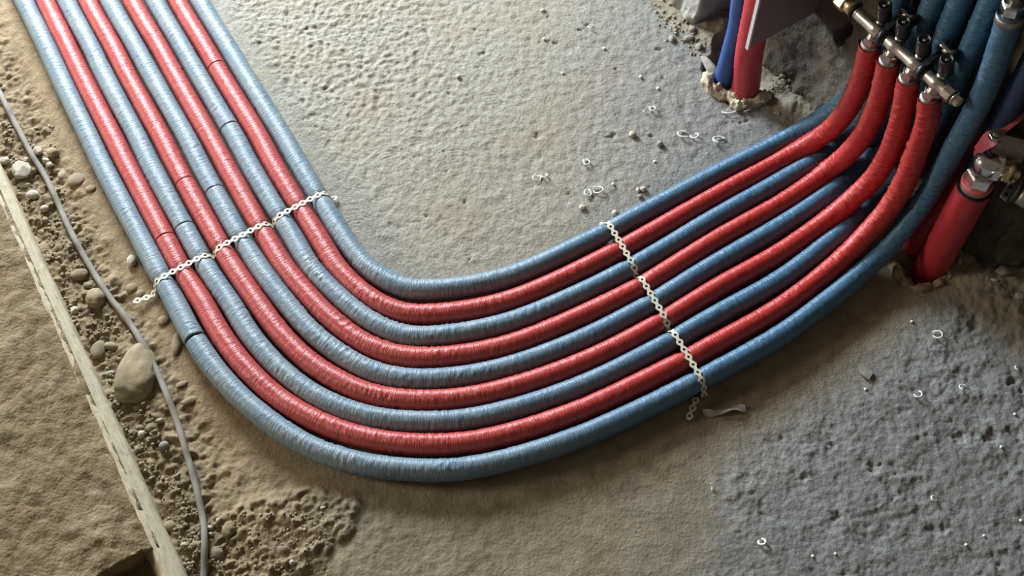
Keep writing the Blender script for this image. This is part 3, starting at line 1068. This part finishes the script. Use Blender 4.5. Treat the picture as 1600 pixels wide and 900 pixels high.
mesh('body_sleeve', *lathe(elb + BX * .018, BX, [(.0145, 0), (.0145, .012), (.0175, .014), (.0175, .02)], 24), M['brass'], vroot)
mesh('brass_hex', *lathe(elb + BX * .024 + vec(0, 0, -.004), BX, bolt_prof(.0190, 0, .016, .002), 6, .1), M['brass'], vroot, False)
mesh('thread', *lathe(elb + BX * .040 + vec(0, 0, -.006), BX, [(.0105, .0), (.0115, .001), (.0105, .002), (.0115, .003), (.0105, .004), (.0115, .005), (.0105, .006), (.0115, .007), (.0105, .010)], 20), M['brass'], vroot)
# big hexagonal body behind the nut, under the lever
bod = elb + vec(.026, .030, .012)
BB = unit(vec(.92, -.22, -.10))
mesh('valve_body', *lathe(bod - BB * .024, BB, [(.016, 0), (.0235, .003), (.0255, .02), (.0255, .052), (.0235, .056)], 8, .2), M['steel'], vroot, False)
stem = bod + vec(-.014, .008, .022)
SX = unit(vec(-.10, -.25, 1))
mesh('stem', *lathe(stem - SX * .012, SX, bolt_prof(.0065, 0, .024), 16), M['brass'], vroot)
# lever: a bent blade through the stem
lev = [G(1524, 246, .262), G(1530, 234, .290), G(1541, 222, .315), G(1555, 213, .330), G(1572, 202, .338), G(1596, 184, .350), G(1625, 163, .365)]
LP = spline(lev, .003)
Tn = np.gradient(LP, axis=0); Tn /= np.linalg.norm(Tn, axis=1)[:, None]
V, F = [], []
nL = len(LP)
for k in range(nL):
    sd_ = unit(np.cross(Tn[k], SX)); up = np.cross(sd_, Tn[k])
    s = k / (nL - 1)
    hw = .0085 + .0045 * math.exp(-((s - .42) / .10) ** 2) - .0052 * float(sstep(.48, .62, s))
    th = .0016
    for (a, b) in ((-hw, -th), (hw, -th), (hw, th), (-hw, th)):
        V.append(LP[k] + sd_ * a + up * b)
for k in range(nL - 1):
    for j in range(4):
        j2 = (j + 1) % 4
        F.append((k * 4 + j, k * 4 + j2, (k + 1) * 4 + j2, (k + 1) * 4 + j))
F += [(3, 2, 1, 0), tuple((nL - 1) * 4 + j for j in range(4))]
lv = mesh('lever', V, F, M['lever'], vroot, False)
ln = G(1555, 212, .334)
mesh('lever_nut', *lathe(ln - SX * .002, SX, [(.0098, 0), (.0108, .001), (.0108, .008), (.0098, .009), (.0060, .009), (.0055, .006)], 8, caps=False), M['chrome'], lv, False)
mesh('stem_end', *lathe(ln, SX, bolt_prof(.0058, 0, .0075), 14), M['steel'], lv)
# drain cock and tag to the right
dr0 = G(1590, 300, .262)
mesh('drain_cap', *lathe(dr0, unit(vec(.8, -.5, -.1)), [(.012, 0), (.0165, .002), (.0175, .012), (.0175, .03), (.014, .036)], 24), M['steel'], vroot)
mesh('drain_ring', *lathe(dr0 - unit(vec(.8, -.5, -.1)) * .004, unit(vec(.8, -.5, -.1)), bolt_prof(.0188, 0, .006), 24), M['rubber'], vroot)
tg = G(1575, 297, .262)
tx, ty = unit(G(1583, 284, .265) - G(1567, 311, .257)), unit(vec(.8, .5, 0))
ty = unit(ty - tx * (ty @ tx)); tz = np.cross(tx, ty)
tagm = mesh('tag_plate', *box(tg, tx, ty, tz, .034, .012, .0018), M['chrome'], vroot, False)
for s_ in (-.008, .006):
    mesh('tag_hole', *lathe(tg + tx * s_ + tz * (.0010 if tz[2] > 0 else -.0010), tz if tz[2] > 0 else -tz, bolt_prof(.0030, -.0004, .0006, .0002), 14), M['dark'], tagm)

# ------------------------------------------------------------------ foam and mortar round the risers
def lumpy(name, pts, rad, mat, label, cat, seed, amp=.6):
    P = resample(smooth_path(spline(pts, .003), 4), .003)
    n = len(P)
    s = np.linspace(0, 1, n)
    R = rad * (.75 + .5 * perlin(s * 9, s * 0, seed) + .25) * np.minimum(1, np.minimum(s, 1 - s) * 14 + .15)
    R = np.maximum(R, rad * .15)
    def wr(S_, TH):
        return rad * amp * (perlin(S_ * 70, TH * 1.6, seed + 1) + .6 * perlin(S_ * 190, TH * 3, seed + 2))
    V, F, uv = tube(P, R, 18, wr)
    o = mesh(name, V, F, mat)
    return props(o, label, cat)
lumpy('foam_collar', T3([(1106, 112, .012), (1107, 126, .010), (1114, 140, .004), (1128, 147, .0), (1146, 152, .0), (1164, 159, .0), (1182, 158, .002), (1196, 150, .004), (1204, 144, .006)]), .0125, M['foam'], 'cream foam lumps round the foot of the recess risers', 'foam', 300)
lumpy('foam_collar', T3([(1142, 160, .004), (1156, 166, .004), (1168, 163, .003)]), .009, M['foam'], 'small pale foam lump in front of the recess risers', 'foam', 330)
lumpy('mortar_rim', T3([(1396, 408, -.002), (1400, 426, -.002), (1412, 442, -.004), (1432, 452, -.005), (1452, 450, -.004), (1470, 441, -.003), (1484, 430, -.002)]), .009, M['mortar'], 'broken brown mortar rim round the thick red riser at the right', 'mortar', 360, .6)

# ------------------------------------------------------------------ stones
rnd = random.Random(5)
def stone(px, py, rx, ry, mat, label, ang=0.0, hz=.75, sub=2, seed=None, rough=.16, sink=.25, name='stone', group=None, taper=0.0, flat=False, z=None, facet=False):
    q = G(px, py)
    sc = FPX / (q[1] * CP + CAM_H * SP)
    sx, sy = rx / sc, ry / sc / .90
    sz = min(sx, sy) * hz
    D, Fc = ico(sub)
    seed = seed if seed is not None else rnd.randrange(400)
    k = 1 + rough * noise3(D, 1.3, seed) + rough * .5 * noise3(D, 3.1, seed + 31)
    L = D * k[:, None]
    if facet:
        rs = np.random.RandomState(seed)
        for _ in range(9):
            n_ = unit(rs.randn(3))
            h = L @ n_
            L = L - np.maximum(0, h - .72)[:, None] * n_[None, :]
    L = L * np.array([sx, sy, sz])
    if taper:
        L[:, 0] *= 1 - taper * (L[:, 1] / sy)
        L[:, 2] *= 1 - taper * .6 * (L[:, 1] / sy)
    c, s = math.cos(ang), math.sin(ang)
    L = np.stack([L[:, 0] * c - L[:, 1] * s, L[:, 0] * s + L[:, 1] * c, L[:, 2]], 1)
    fz = floor_z(q[0], q[1]) if z is None else z
    V = L + np.array([q[0], q[1], fz + sz * (1 - 2 * sink)])
    o = mesh(name, V, Fc, M[mat], smooth=not facet, org=(q[0], q[1], fz))
    return props(o, label, 'stone' if name in ('stone', 'pebble') else name.replace('_', ' '), group)

GS = 'stones in the soil beside the slab'
stone(210, 577, 31, 49, 'stone_tan', 'largest stone, a smooth tan boulder beside the grey cord', -.05, .62, 4, 11, .11, .38, group=GS, taper=.36)
stone(148, 463, 15, 17, 'stone_tan', 'round tan cobble between the edging strip and the cord, level with the band end', .3, .8, 3, 12, .10, .3, group=GS)
stone(31, 260, 14, 17, 'stone_pale', 'big pale rough stone left of the cord near the top of the strip', .1, .8, 3, 13, .22, .25, group=GS, facet=True)
stone(33, 281, 10, 4.5, 'stone_pale', 'flat pale stone tucked under the big pale rough one', .1, .8, 2, 14, group=GS)
stone(59, 235, 8, 8, 'stone_pale', 'broken pale stone against the right side of the cord', .4, .9, 2, 15, .25, .25, group=GS, facet=True)
stone(81, 236, 9, 7.5, 'stone_tan', 'smooth oval tan stone, rightmost of the little cluster by the cord', 0, .8, 2, 16, .1, .25, group=GS)
stone(69, 247, 6.5, 5.5, 'stone_pale', 'small pale stone in the middle of the cluster by the cord', 0, .9, 2, 17, .22, .2, group=GS, facet=True)
stone(76, 254, 6, 5.5, 'stone_pale', 'small cream stone at the bottom of the cluster by the cord', .5, .9, 2, 18, .22, .2, group=GS, facet=True)
stone(97, 268, 10, 12, 'stone_tan', 'triangular tan stone right of the cord', -.2, .5, 2, 19, .16, .3, group=GS, taper=.55, facet=True)
stone(118, 278, 14, 11, 'stone_soil', 'flat soil-covered stone set in the ground beside the triangular one', .2, .35, 2, 20, .10, .3, group=GS)
stone(141, 294, 8, 6, 'stone_soil', 'faint soil-covered stone half buried near the outermost blue pipe', 0, .5, 2, 21, .1, .4, group=GS)
stone(48, 299, 10, 7.5, 'stone_pale', 'pale oval stone left of the cord below the big pale rough one', -.1, .8, 2, 22, .12, .25, group=GS)
stone(67, 321, 7, 5.5, 'stone_pale', 'small smooth cream pebble left of the cord', 0, .85, 2, 23, .08, .2, group=GS)
stone(67, 337, 5, 5, 'stone_tan', 'small tan pebble just below the smooth cream one', 0, .85, 2, 24, group=GS)
stone(51, 258, 5, 6.5, 'stone_tan', 'tan stone touching the left side of the cord near the cluster', 0, .8, 2, 25, group=GS)
stone(38, 244, 4, 4, 'stone_pale', 'tiny pale stone above the big rough one', 0, .9, 2, 26, group=GS)
stone(4, 246, 8, 6, 'stone_pale', 'pale stone cut by the left picture edge', 0, .9, 2, 27, .25, .2, group=GS)
stone(206, 408, 7.5, 9.5, 'stone_pale', 'upright oval pale stone close to the outermost blue pipe', .1, .8, 2, 28, .08, .2, group=GS)
stone(121, 423, 14, 10, 'stone_soil', 'half-buried brown stone above the round tan cobble', .2, .6, 2, 29, .12, .35, group=GS)
stone(135, 440, 8, 4.5, 'stone_soil', 'small brown stone between two larger ones by the strip', -.2, .6, 2, 30, group=GS)
stone(204, 447, 10, 9, 'stone_soil', 'soil-covered lump left of the loose band end', .1, .5, 2, 31, .12, .4, group=GS)
stone(219, 457, 7, 6, 'stone_soil', 'small brown lump just above the loose band end', 0, .6, 2, 32, .12, .35, group=GS)
stone(112, 479, 7, 8, 'stone_pale', 'crumbly pale stone against the edging strip', 0, .8, 2, 33, .3, .25, group=GS, facet=True)
stone(171, 536, 12, 6, 'stone_tan', 'flat oval tan stone left of the top of the largest stone', -.25, .8, 2, 34, .08, .25, group=GS)
stone(150, 540, 12, 15, 'stone_soil', 'half-buried brown stone beside the edging strip, left of the largest stone', 0, .5, 2, 35, .12, .4, group=GS)
stone(276, 536, 8, 19, 'stone_soil', 'long half-buried brown stone under the outermost blue pipe', .05, .6, 2, 36, .12, .35, group=GS)
stone(169, 577, 8, 5.5, 'stone_grey', 'grey angular stone left of the largest stone', -.1, .7, 2, 37, .2, .25, group=GS, facet=True)
stone(283, 598, 11, 4.5, 'stone_soil', 'upper of two slim buried stones right of the cord', .5, .5, 2, 38, .1, .4, group=GS)
stone(296, 623, 15, 6, 'stone_soil', 'lower and larger of two slim buried stones right of the cord', .4, .6, 2, 39, .1, .35, group=GS)
stone(255, 500, 9, 8, 'stone_soil', 'buried brown stone below the loose band end beside the blue pipe', 0, .5, 2, 40, .12, .4, group=GS)
stone(218, 674, 5.5, 6, 'stone_pale', 'bright cream pebble between strip and cord below the largest stone', 0, .9, 2, 41, .2, .2, group=GS)
stone(215, 664, 6.5, 5, 'stone_soil', 'brown pebble touching the bright cream one', 0, .8, 2, 42, .15, .3, group=GS)
stone(211, 697, 4.5, 5, 'stone_grey', 'small grey pebble close to the strip below the bright cream one', 0, .9, 2, 43, .1, .2, group=GS)
stone(254, 693, 8, 8, 'stone_grey', 'dark round pebble left of the cord, lower half', 0, .9, 2, 44, .1, .3, group=GS)
stone(248, 655, 8, 5, 'stone_tan', 'tan angular pebble left of the cord, above the dark round one', .2, .8, 2, 45, .2, .25, group=GS, facet=True)
stone(233, 664, 9, 8, 'stone_soil', 'soft brown clod between the bright cream pebble and the cord', 0, .5, 2, 46, .2, .4, group=GS)
stone(211, 633, 7, 4.5, 'stone_soil', 'brown chip just below the largest stone', -.2, .8, 2, 47, .2, .25, group=GS, facet=True)
stone(262, 818, 9, 9, 'stone_tan', 'tan stone against the lower end of the edging strip', 0, .6, 2, 48, .1, .35, group=GS)
stone(287, 850, 7, 4.5, 'stone_pale', 'pale shiny chip between lower strip and cord', .5, .8, 2, 49, .2, .2, group=GS, facet=True)
stone(340, 812, 3.6, 4, 'stone_pale', 'white pebble right of the cord, highest of three', 0, .9, 2, 50, .15, .15, group=GS)
stone(327, 823, 4, 3.2, 'stone_pale', 'white pebble touching the cord, middle of three', 0, .9, 2, 51, .15, .15, group=GS)
stone(328, 832, 4, 3.6, 'stone_pale', 'off-white pebble touching the cord, lowest of three', 0, .9, 2, 52, .15, .2, group=GS)
stone(356, 826, 10, 12, 'stone_soil', 'rounded brown stone bedded in mortar right of the cord', 0, .6, 3, 53, .1, .35, group=GS)
stone(336, 862, 13, 11, 'stone_soil', 'rounded brown stone touching the cord near the bottom edge', 0, .55, 3, 54, .1, .35, group=GS)
stone(428, 788, 5.5, 4.5, 'stone_soil', 'lone small brown pebble on the soil below the bend', 0, .7, 2, 55, .1, .3, group=GS)
stone(457, 880, 4.5, 4, 'stone_pale', 'white pebble at the bottom, right of the mortar clump', 0, .9, 2, 56, .1, .2, group=GS)
stone(505, 795, 4.5, 2.2, 'stone_pale', 'thin white flake on the mortar clump', .15, .5, 2, 57, .1, .1, group=GS)
# shards and chips on the concrete
GC = 'chips on the concrete'
stone(1107, 104, 10, 22, 'stone_grey', 'upright grey shard leaning in the wall recess beside the blue riser', .35, .7, 2, 60, .12, .2, 'stone', GC, taper=.35, z=.0, facet=True)
stone(1561, 433, 14, 10, 'stone_grey', 'grey mortar chunk on the floor right of the thick red riser', .1, .6, 2, 61, .2, .25, 'stone', GC, facet=True)
stone(1550, 444, 6, 2.6, 'stone_pale', 'pale sliver in front of the grey mortar chunk', -.25, .6, 2, 62, .1, .2, 'stone', GC)
stone(1533, 421, 6.5, 2.2, 'stone_pale', 'pale sliver behind the grey mortar chunk', .2, .6, 2, 63, .1, .2, 'stone', GC)
stone(1481, 430, 4.5, 6.5, 'stone_pale', 'pale upright chip at the foot of the thick red riser', .2, .7, 2, 64, .15, .15, 'stone', GC, facet=True)
stone(1496, 412, 5, 6, 'stone_grey', 'grey rubble piece right of the thick red riser foot', .2, .9, 2, 65, .2, .2, 'stone', GC, facet=True)
stone(1507, 396, 5, 7, 'stone_grey', 'grey rubble piece between riser foot and wall corner', .2, .9, 2, 66, .2, .2, 'stone', GC, facet=True)
stone(1590, 470, 9, 7, 'stone_grey', 'grey lump at the right picture edge below the valve', .2, .6, 2, 67, .25, .3, 'stone', GC)
stone(988, 211, 5.5, 5, 'stone_pale', 'white lump on the grey concrete between the bend and the wall', 0, .9, 2, 68, .2, .15, 'stone', GC)
stone(1031, 226, 5, 5, 'stone_grey', 'grey lump on the concrete, lower right of the white one', 0, .9, 2, 69, .2, .2, 'stone', GC)
stone(1005, 296, 5, 4, 'stone_pale', 'larger of two pale pebbles above the innermost blue pipe', 0, .9, 2, 70, .12, .2, 'stone', GC)
stone(997, 297, 3, 4.5, 'stone_pale', 'slim one of two pale pebbles above the innermost blue pipe', 0, .9, 2, 71, .12, .2, 'stone', GC)
stone(1000, 307, 4, 3.5, 'stone_grey', 'small grey pebble touching the innermost blue pipe', 0, .9, 2, 72, .12, .2, 'stone', GC)
stone(961, 333, 5, 5, 'stone_pale', 'pale pebble at the inner end of the right band', 0, .9, 2, 73, .15, .25, 'stone', GC)
stone(910, 325, 5.5, 4.5, 'stone_pale', 'pale crumb left of the innermost blue pipe near the right band', 0, .8, 2, 74, .2, .2, 'stone', GC)
stone(716, 121, 4, 3.6, 'stone_pale', 'round white pebble alone on the pale screed', 0, .8, 2, 75, .06, .15, 'stone', GC)
stone(848, 17, 4.5, 3.2, 'stone_pale', 'pale flat pebble near the top edge of the screed', 0, .6, 2, 76, .1, .2, 'stone', GC)
stone(1076, 61, 9, 5, 'stone_grey', 'flat grey stone at the foot of the wall left of the recess', .2, .7, 2, 77, .15, .25, 'stone', GC)
stone(1050, 62, 5, 6, 'stone_grey', 'rough grey lump near the wall, left of the flat grey stone', 0, .8, 2, 78, .2, .25, 'stone', GC)
stone(1092, 74, 6, 6, 'stone_grey', 'grey rubble lump at the corner of the recess', 0, .8, 2, 79, .2, .25, 'stone', GC)
stone(1082, 48, 6, 5, 'stone_grey', 'grey rubble lump touching the base of the wall', 0, .8, 2, 80, .2, .25, 'stone', GC)
stone(1275, 152, 7, 4, 'stone_soil', 'brown lump on the dark ground below the manifold wall', 0, .7, 2, 81, .2, .3, 'stone', GC)
stone(1222, 126, 6, 6, 'stone_soil', 'brown rubble lump right of the recess risers', 0, .9, 2, 82, .2, .3, 'stone', GC)
stone(1232, 133, 4, 4, 'stone_soil', 'small brown rubble lump beside a larger one near the recess', 0, .9, 2, 83, .2, .3, 'stone', GC)

# tiny white grains, alike
for px, py in ((1001, 121), (1028, 139), (879, 115), (944, 76), (1023, 253), (958, 288), (1270, 869), (1305, 866), (1509, 852), (1537, 838), (1564, 699), (1595, 814), (1424, 503), (1352, 609), (850, 62), (1585, 648)):
    stone(px, py, 2.6, 2.2, 'white', 'tiny white grain lying on the concrete floor', rnd.random() * 3, .8, 1, None, .25, .15, 'grain', 'white grains on the floor')

# flat flake and paper scrap
def flake(name, pts, th, mat, label, cat, lift=.002, curl=.0, sub=0):
    q = [G(x, y) for x, y in pts]
    c = sum(q) / len(q)
    n = len(q)
    V = []
    for h in (0, th):
        for p in q:
            d2 = np.linalg.norm((p - c)[:2])
            V.append(np.array([p[0], p[1], floor_z(p[0], p[1]) + lift + h + curl * d2]))
        V.append(np.array([c[0], c[1], floor_z(c[0], c[1]) + lift + h]))
    F = []
    for k in range(n):
        k2 = (k + 1) % n
        F += [(k2, k, n), (n + 1 + k, n + 1 + k2, 2 * n + 1), (k, k2, n + 1 + k2, n + 1 + k)]
    return props(mesh(name, V, F, M[mat], None, False), label, cat)
flake('concrete_flake', [(1341, 573), (1352, 574), (1361, 580), (1362, 587), (1357, 595), (1350, 591), (1342, 584)], .003, 'stone_grey', 'flat grey concrete flake below the right end of the outermost blue pipe', 'flake', .002, .02)
sp = []
N_ = 22
Vp, Fp = [], []
for k in range(N_ + 1):
    s = k / N_
    q = G(1098 + 66 * s, 646 - 4 * s + 3 * math.sin(s * 6))
    wv = .0052 * (1 - .35 * math.exp(-((s - .3) / .1) ** 2)) + .0016 * math.sin(s * 9)
    tw = .7 * math.sin(s * 7)
    zf = floor_z(q[0], q[1]) + .006
    for (a, b) in ((-1, -.0006), (1, -.0006), (1, .0006), (-1, .0006)):
        Vp.append(np.array([q[0] - .001 * a, q[1] + wv * a * math.cos(tw), zf + b + wv * a * math.sin(tw)]))
for k in range(N_):
    for j in range(4):
        j2 = (j + 1) % 4
        Fp.append((k * 4 + j, k * 4 + j2, k * 4 + 4 + j2, k * 4 + 4 + j))
Fp += [(3, 2, 1, 0), tuple(N_ * 4 + j for j in range(4))]
props(mesh('paper_scrap', Vp, Fp, M['paper'], None, False), 'twisted grey scrap strip on the floor beside the right band end', 'scrap')

# ------------------------------------------------------------------ white plastic shavings
def curl(px, py, size, turns, label, a0=0.0, stretch=1.0, rise=.004, r=.0011, straight=0.0):
    q = G(px, py)
    n = 40
    P = []
    for k in range(n + 1):
        s = k / n
        t = a0 + turns * 2 * PI * s
        rad = size * (.62 + .38 * s)
        x = q[0] + rad * math.cos(t) * stretch + straight * (s - .5) * math.cos(a0)
        y = q[1] + rad * math.sin(t) + straight * (s - .5) * math.sin(a0)
        P.append(np.array([x, y, floor_z(x, y) + r + .001 + rise * (.5 - .5 * math.cos(s * 2 * PI * max(turns, .6)))]))
    V, F, uv = tube(resample(np.array(P), .0012), r, 7)
    o = mesh('plastic_shaving', V, F, M['white'])
    return props(o, label, 'shaving', 'white plastic shavings')
curl(838, 279, .007, 1.1, 'white looped shaving in the middle of the screed, left half of a pair', .5, 1.2)
curl(850, 276, .005, .8, 'thin white shaving at the right end of a pair on the screed', 2.5, 1.4)
curl(916, 255, .0085, 1.3, 'white ring-shaped shaving on the screed above the innermost blue pipe', 1.2, .8)
curl(918, 303, .008, 1.2, 'thick white shaving curl close above the right band', .2, .9, r=.0016)
curl(934, 299, .008, .9, 'thin white shaving curl right of the thick one above the band', 3.0, 1.4)
curl(1019, 172, .0075, 1.1, 'white ring shaving on the grey concrete below the wall block', 2.0, .9)
curl(1009, 177, .004, .4, 'short white shaving left of a ring shaving on grey concrete', 1.0, 1.0)
curl(1068, 211, .010, .7, 'long white shaving curl left of the white flake by the blue pipe', 1.0, 1.4, r=.0014)
curl(1084, 214, .007, .8, 'white shaving tangled at the right end of a long curl', 2.6, 1.3, r=.0014)
curl(1125, 220, .010, .6, 'broad white shaving flake just above the innermost blue pipe', .6, 1.5, r=.0018)
curl(1136, 173, .011, .35, 'white shaving in front of the foam at the recess', 3.6, 1.6, r=.0013)
curl(1165, 172, .006, .4, 'short white shaving right of the foam lump at the recess', 3.9, 1.4)
curl(1216, 180, .007, .25, 'short straight white shaving near the dark ground by the wall', 2.0, 1.0, straight=.008)
curl(1026, 281, .007, .35, 'thin white wisp just above the innermost blue pipe', .8, 1.2, straight=.008, r=.0008)
curl(924, 43, .006, .7, 'small white shaving near the top edge of the screed', .8, 1.2)
curl(1463, 526, .0085, .85, 'white ring shaving on the rough concrete below the thick red risers', 3.3, 1.1, r=.0012)
curl(1432, 619, .0065, .7, 'white looped shaving on the rough concrete, left of two', 3.0, 1.2, r=.0015)
curl(1505, 607, .007, .6, 'clear white shaving on the rough concrete, right of two', .5, 1.3)
curl(1588, 577, .0045, .6, 'small white shaving near the right edge on the rough concrete', .5, 1.0, r=.0014)
curl(1458, 780, .005, .8, 'small white shaving in the lower right of the rough concrete', .5, 1.0, r=.0015)
curl(1189, 849, .0055, .9, 'bright white shaving bit at the bottom, right of centre', 2.2, 1.2, r=.0017)
curl(1112, 767, .010, .3, 'pale straw-like wisp on the floor below the right band', .6, .8, straight=.010, r=.0009)
curl(1141, 134, .0065, .8, 'thin dark-lit loop of plastic between the recess risers', 1.0, .8, r=.0008)

# ------------------------------------------------------------------ grey cord on the soil
cordpx = [(-40, 60), (-14, 118), (2, 150), (17, 180), (44, 231), (67, 269), (84, 304), (100, 341), (120, 380), (142, 418), (169, 460), (198, 497), (222, 535), (245, 581), (262, 622), (279, 669), (293, 718), (300, 742), (311, 790), (318, 826), (319, 852), (316, 900), (309, 950), (298, 1010), (284, 1080), (262, 1160)]
CPT = []
for x, y in cordpx:
    q = G(x, y, .006)
    CPT.append(np.array([q[0], q[1], max(floor_z(q[0], q[1]), -.012) + .008]))
Pc = spline(CPT, .003)
Pc[:, 2] = np.array([max(floor_z(p[0] + dx, p[1]) for dx in (-.004, 0, .004)) for p in Pc]) + .0042
Pc = smooth_path(Pc, 25)
V, F, uv = tube(Pc, .0053, 14, lambda S_, TH: .0004 * perlin(S_ * 40, TH, 400))
props(mesh('cord', V, F, M['cord']), 'long dusty grey cord lying in the soil along the edging strip', 'cord')

# ------------------------------------------------------------------ grit (uncountable crumbs)
rs = np.random.RandomState(11)
D0, F0 = ico(0)
Vg, Fg = [], []
cnt = 0
def grit(px, py, lo, hi):
    global cnt
    q = G(px, py)
    sz = lo + (hi - lo) * rs.rand() ** 2.5
    k = 1 + .35 * rs.randn(12)
    L = D0 * np.clip(k, .5, 1.6)[:, None] * sz * np.array([1, .8 + .4 * rs.rand(), .7])
    a = rs.rand() * 6.28
    c, s = math.cos(a), math.sin(a)
    L = np.stack([L[:, 0] * c - L[:, 1] * s, L[:, 0] * s + L[:, 1] * c, L[:, 2]], 1)
    Vg.append(L + np.array([q[0], q[1], floor_z(q[0], q[1]) + sz * .3]))
    Fg.append(F0 + cnt * 12)
    cnt += 1
for _ in range(2600):                              # along the strip and the cord
    t = rs.rand()
    y = 190 + 720 * t
    xs = np.interp(y, [253, 362, 438, 495, 580, 695, 789, 898], [0, 49, 84, 108, 151, 200, 249, 291])
    w = 80 if y < 520 else 52
    x = xs + 4 + w * rs.rand() ** 1.5
    clus = perlin(np.array([x * .03]), np.array([y * .03]), 77)[0]
    if clus < -.05 and rs.rand() < .8: continue
    grit(x, y, .0009, .0042)
for _ in range(420):                               # mortar clump
    grit(300 + 210 * rs.rand(), 800 + 100 * rs.rand(), .0008, .003)
for _ in range(160):                               # rubble by the wall
    s = rs.rand()
    grit(1030 + 70 * s + 12 * rs.randn(), 20 + 55 * s + 14 * rs.randn(), .001, .004)
for _ in range(120):
    grit(1490 + 90 * rs.rand(), 385 + 45 * rs.rand(), .001, .004)
for _ in range(90):
    grit(1205 + 40 * rs.rand(), 115 + 35 * rs.rand(), .001, .0035)
gr = mesh('grit', np.concatenate(Vg), np.concatenate(Fg), M['crumb'], smooth=False)
props(gr, 'loose soil crumbs and fine gravel scattered beside the edging strip', 'grit', None, 'stuff')
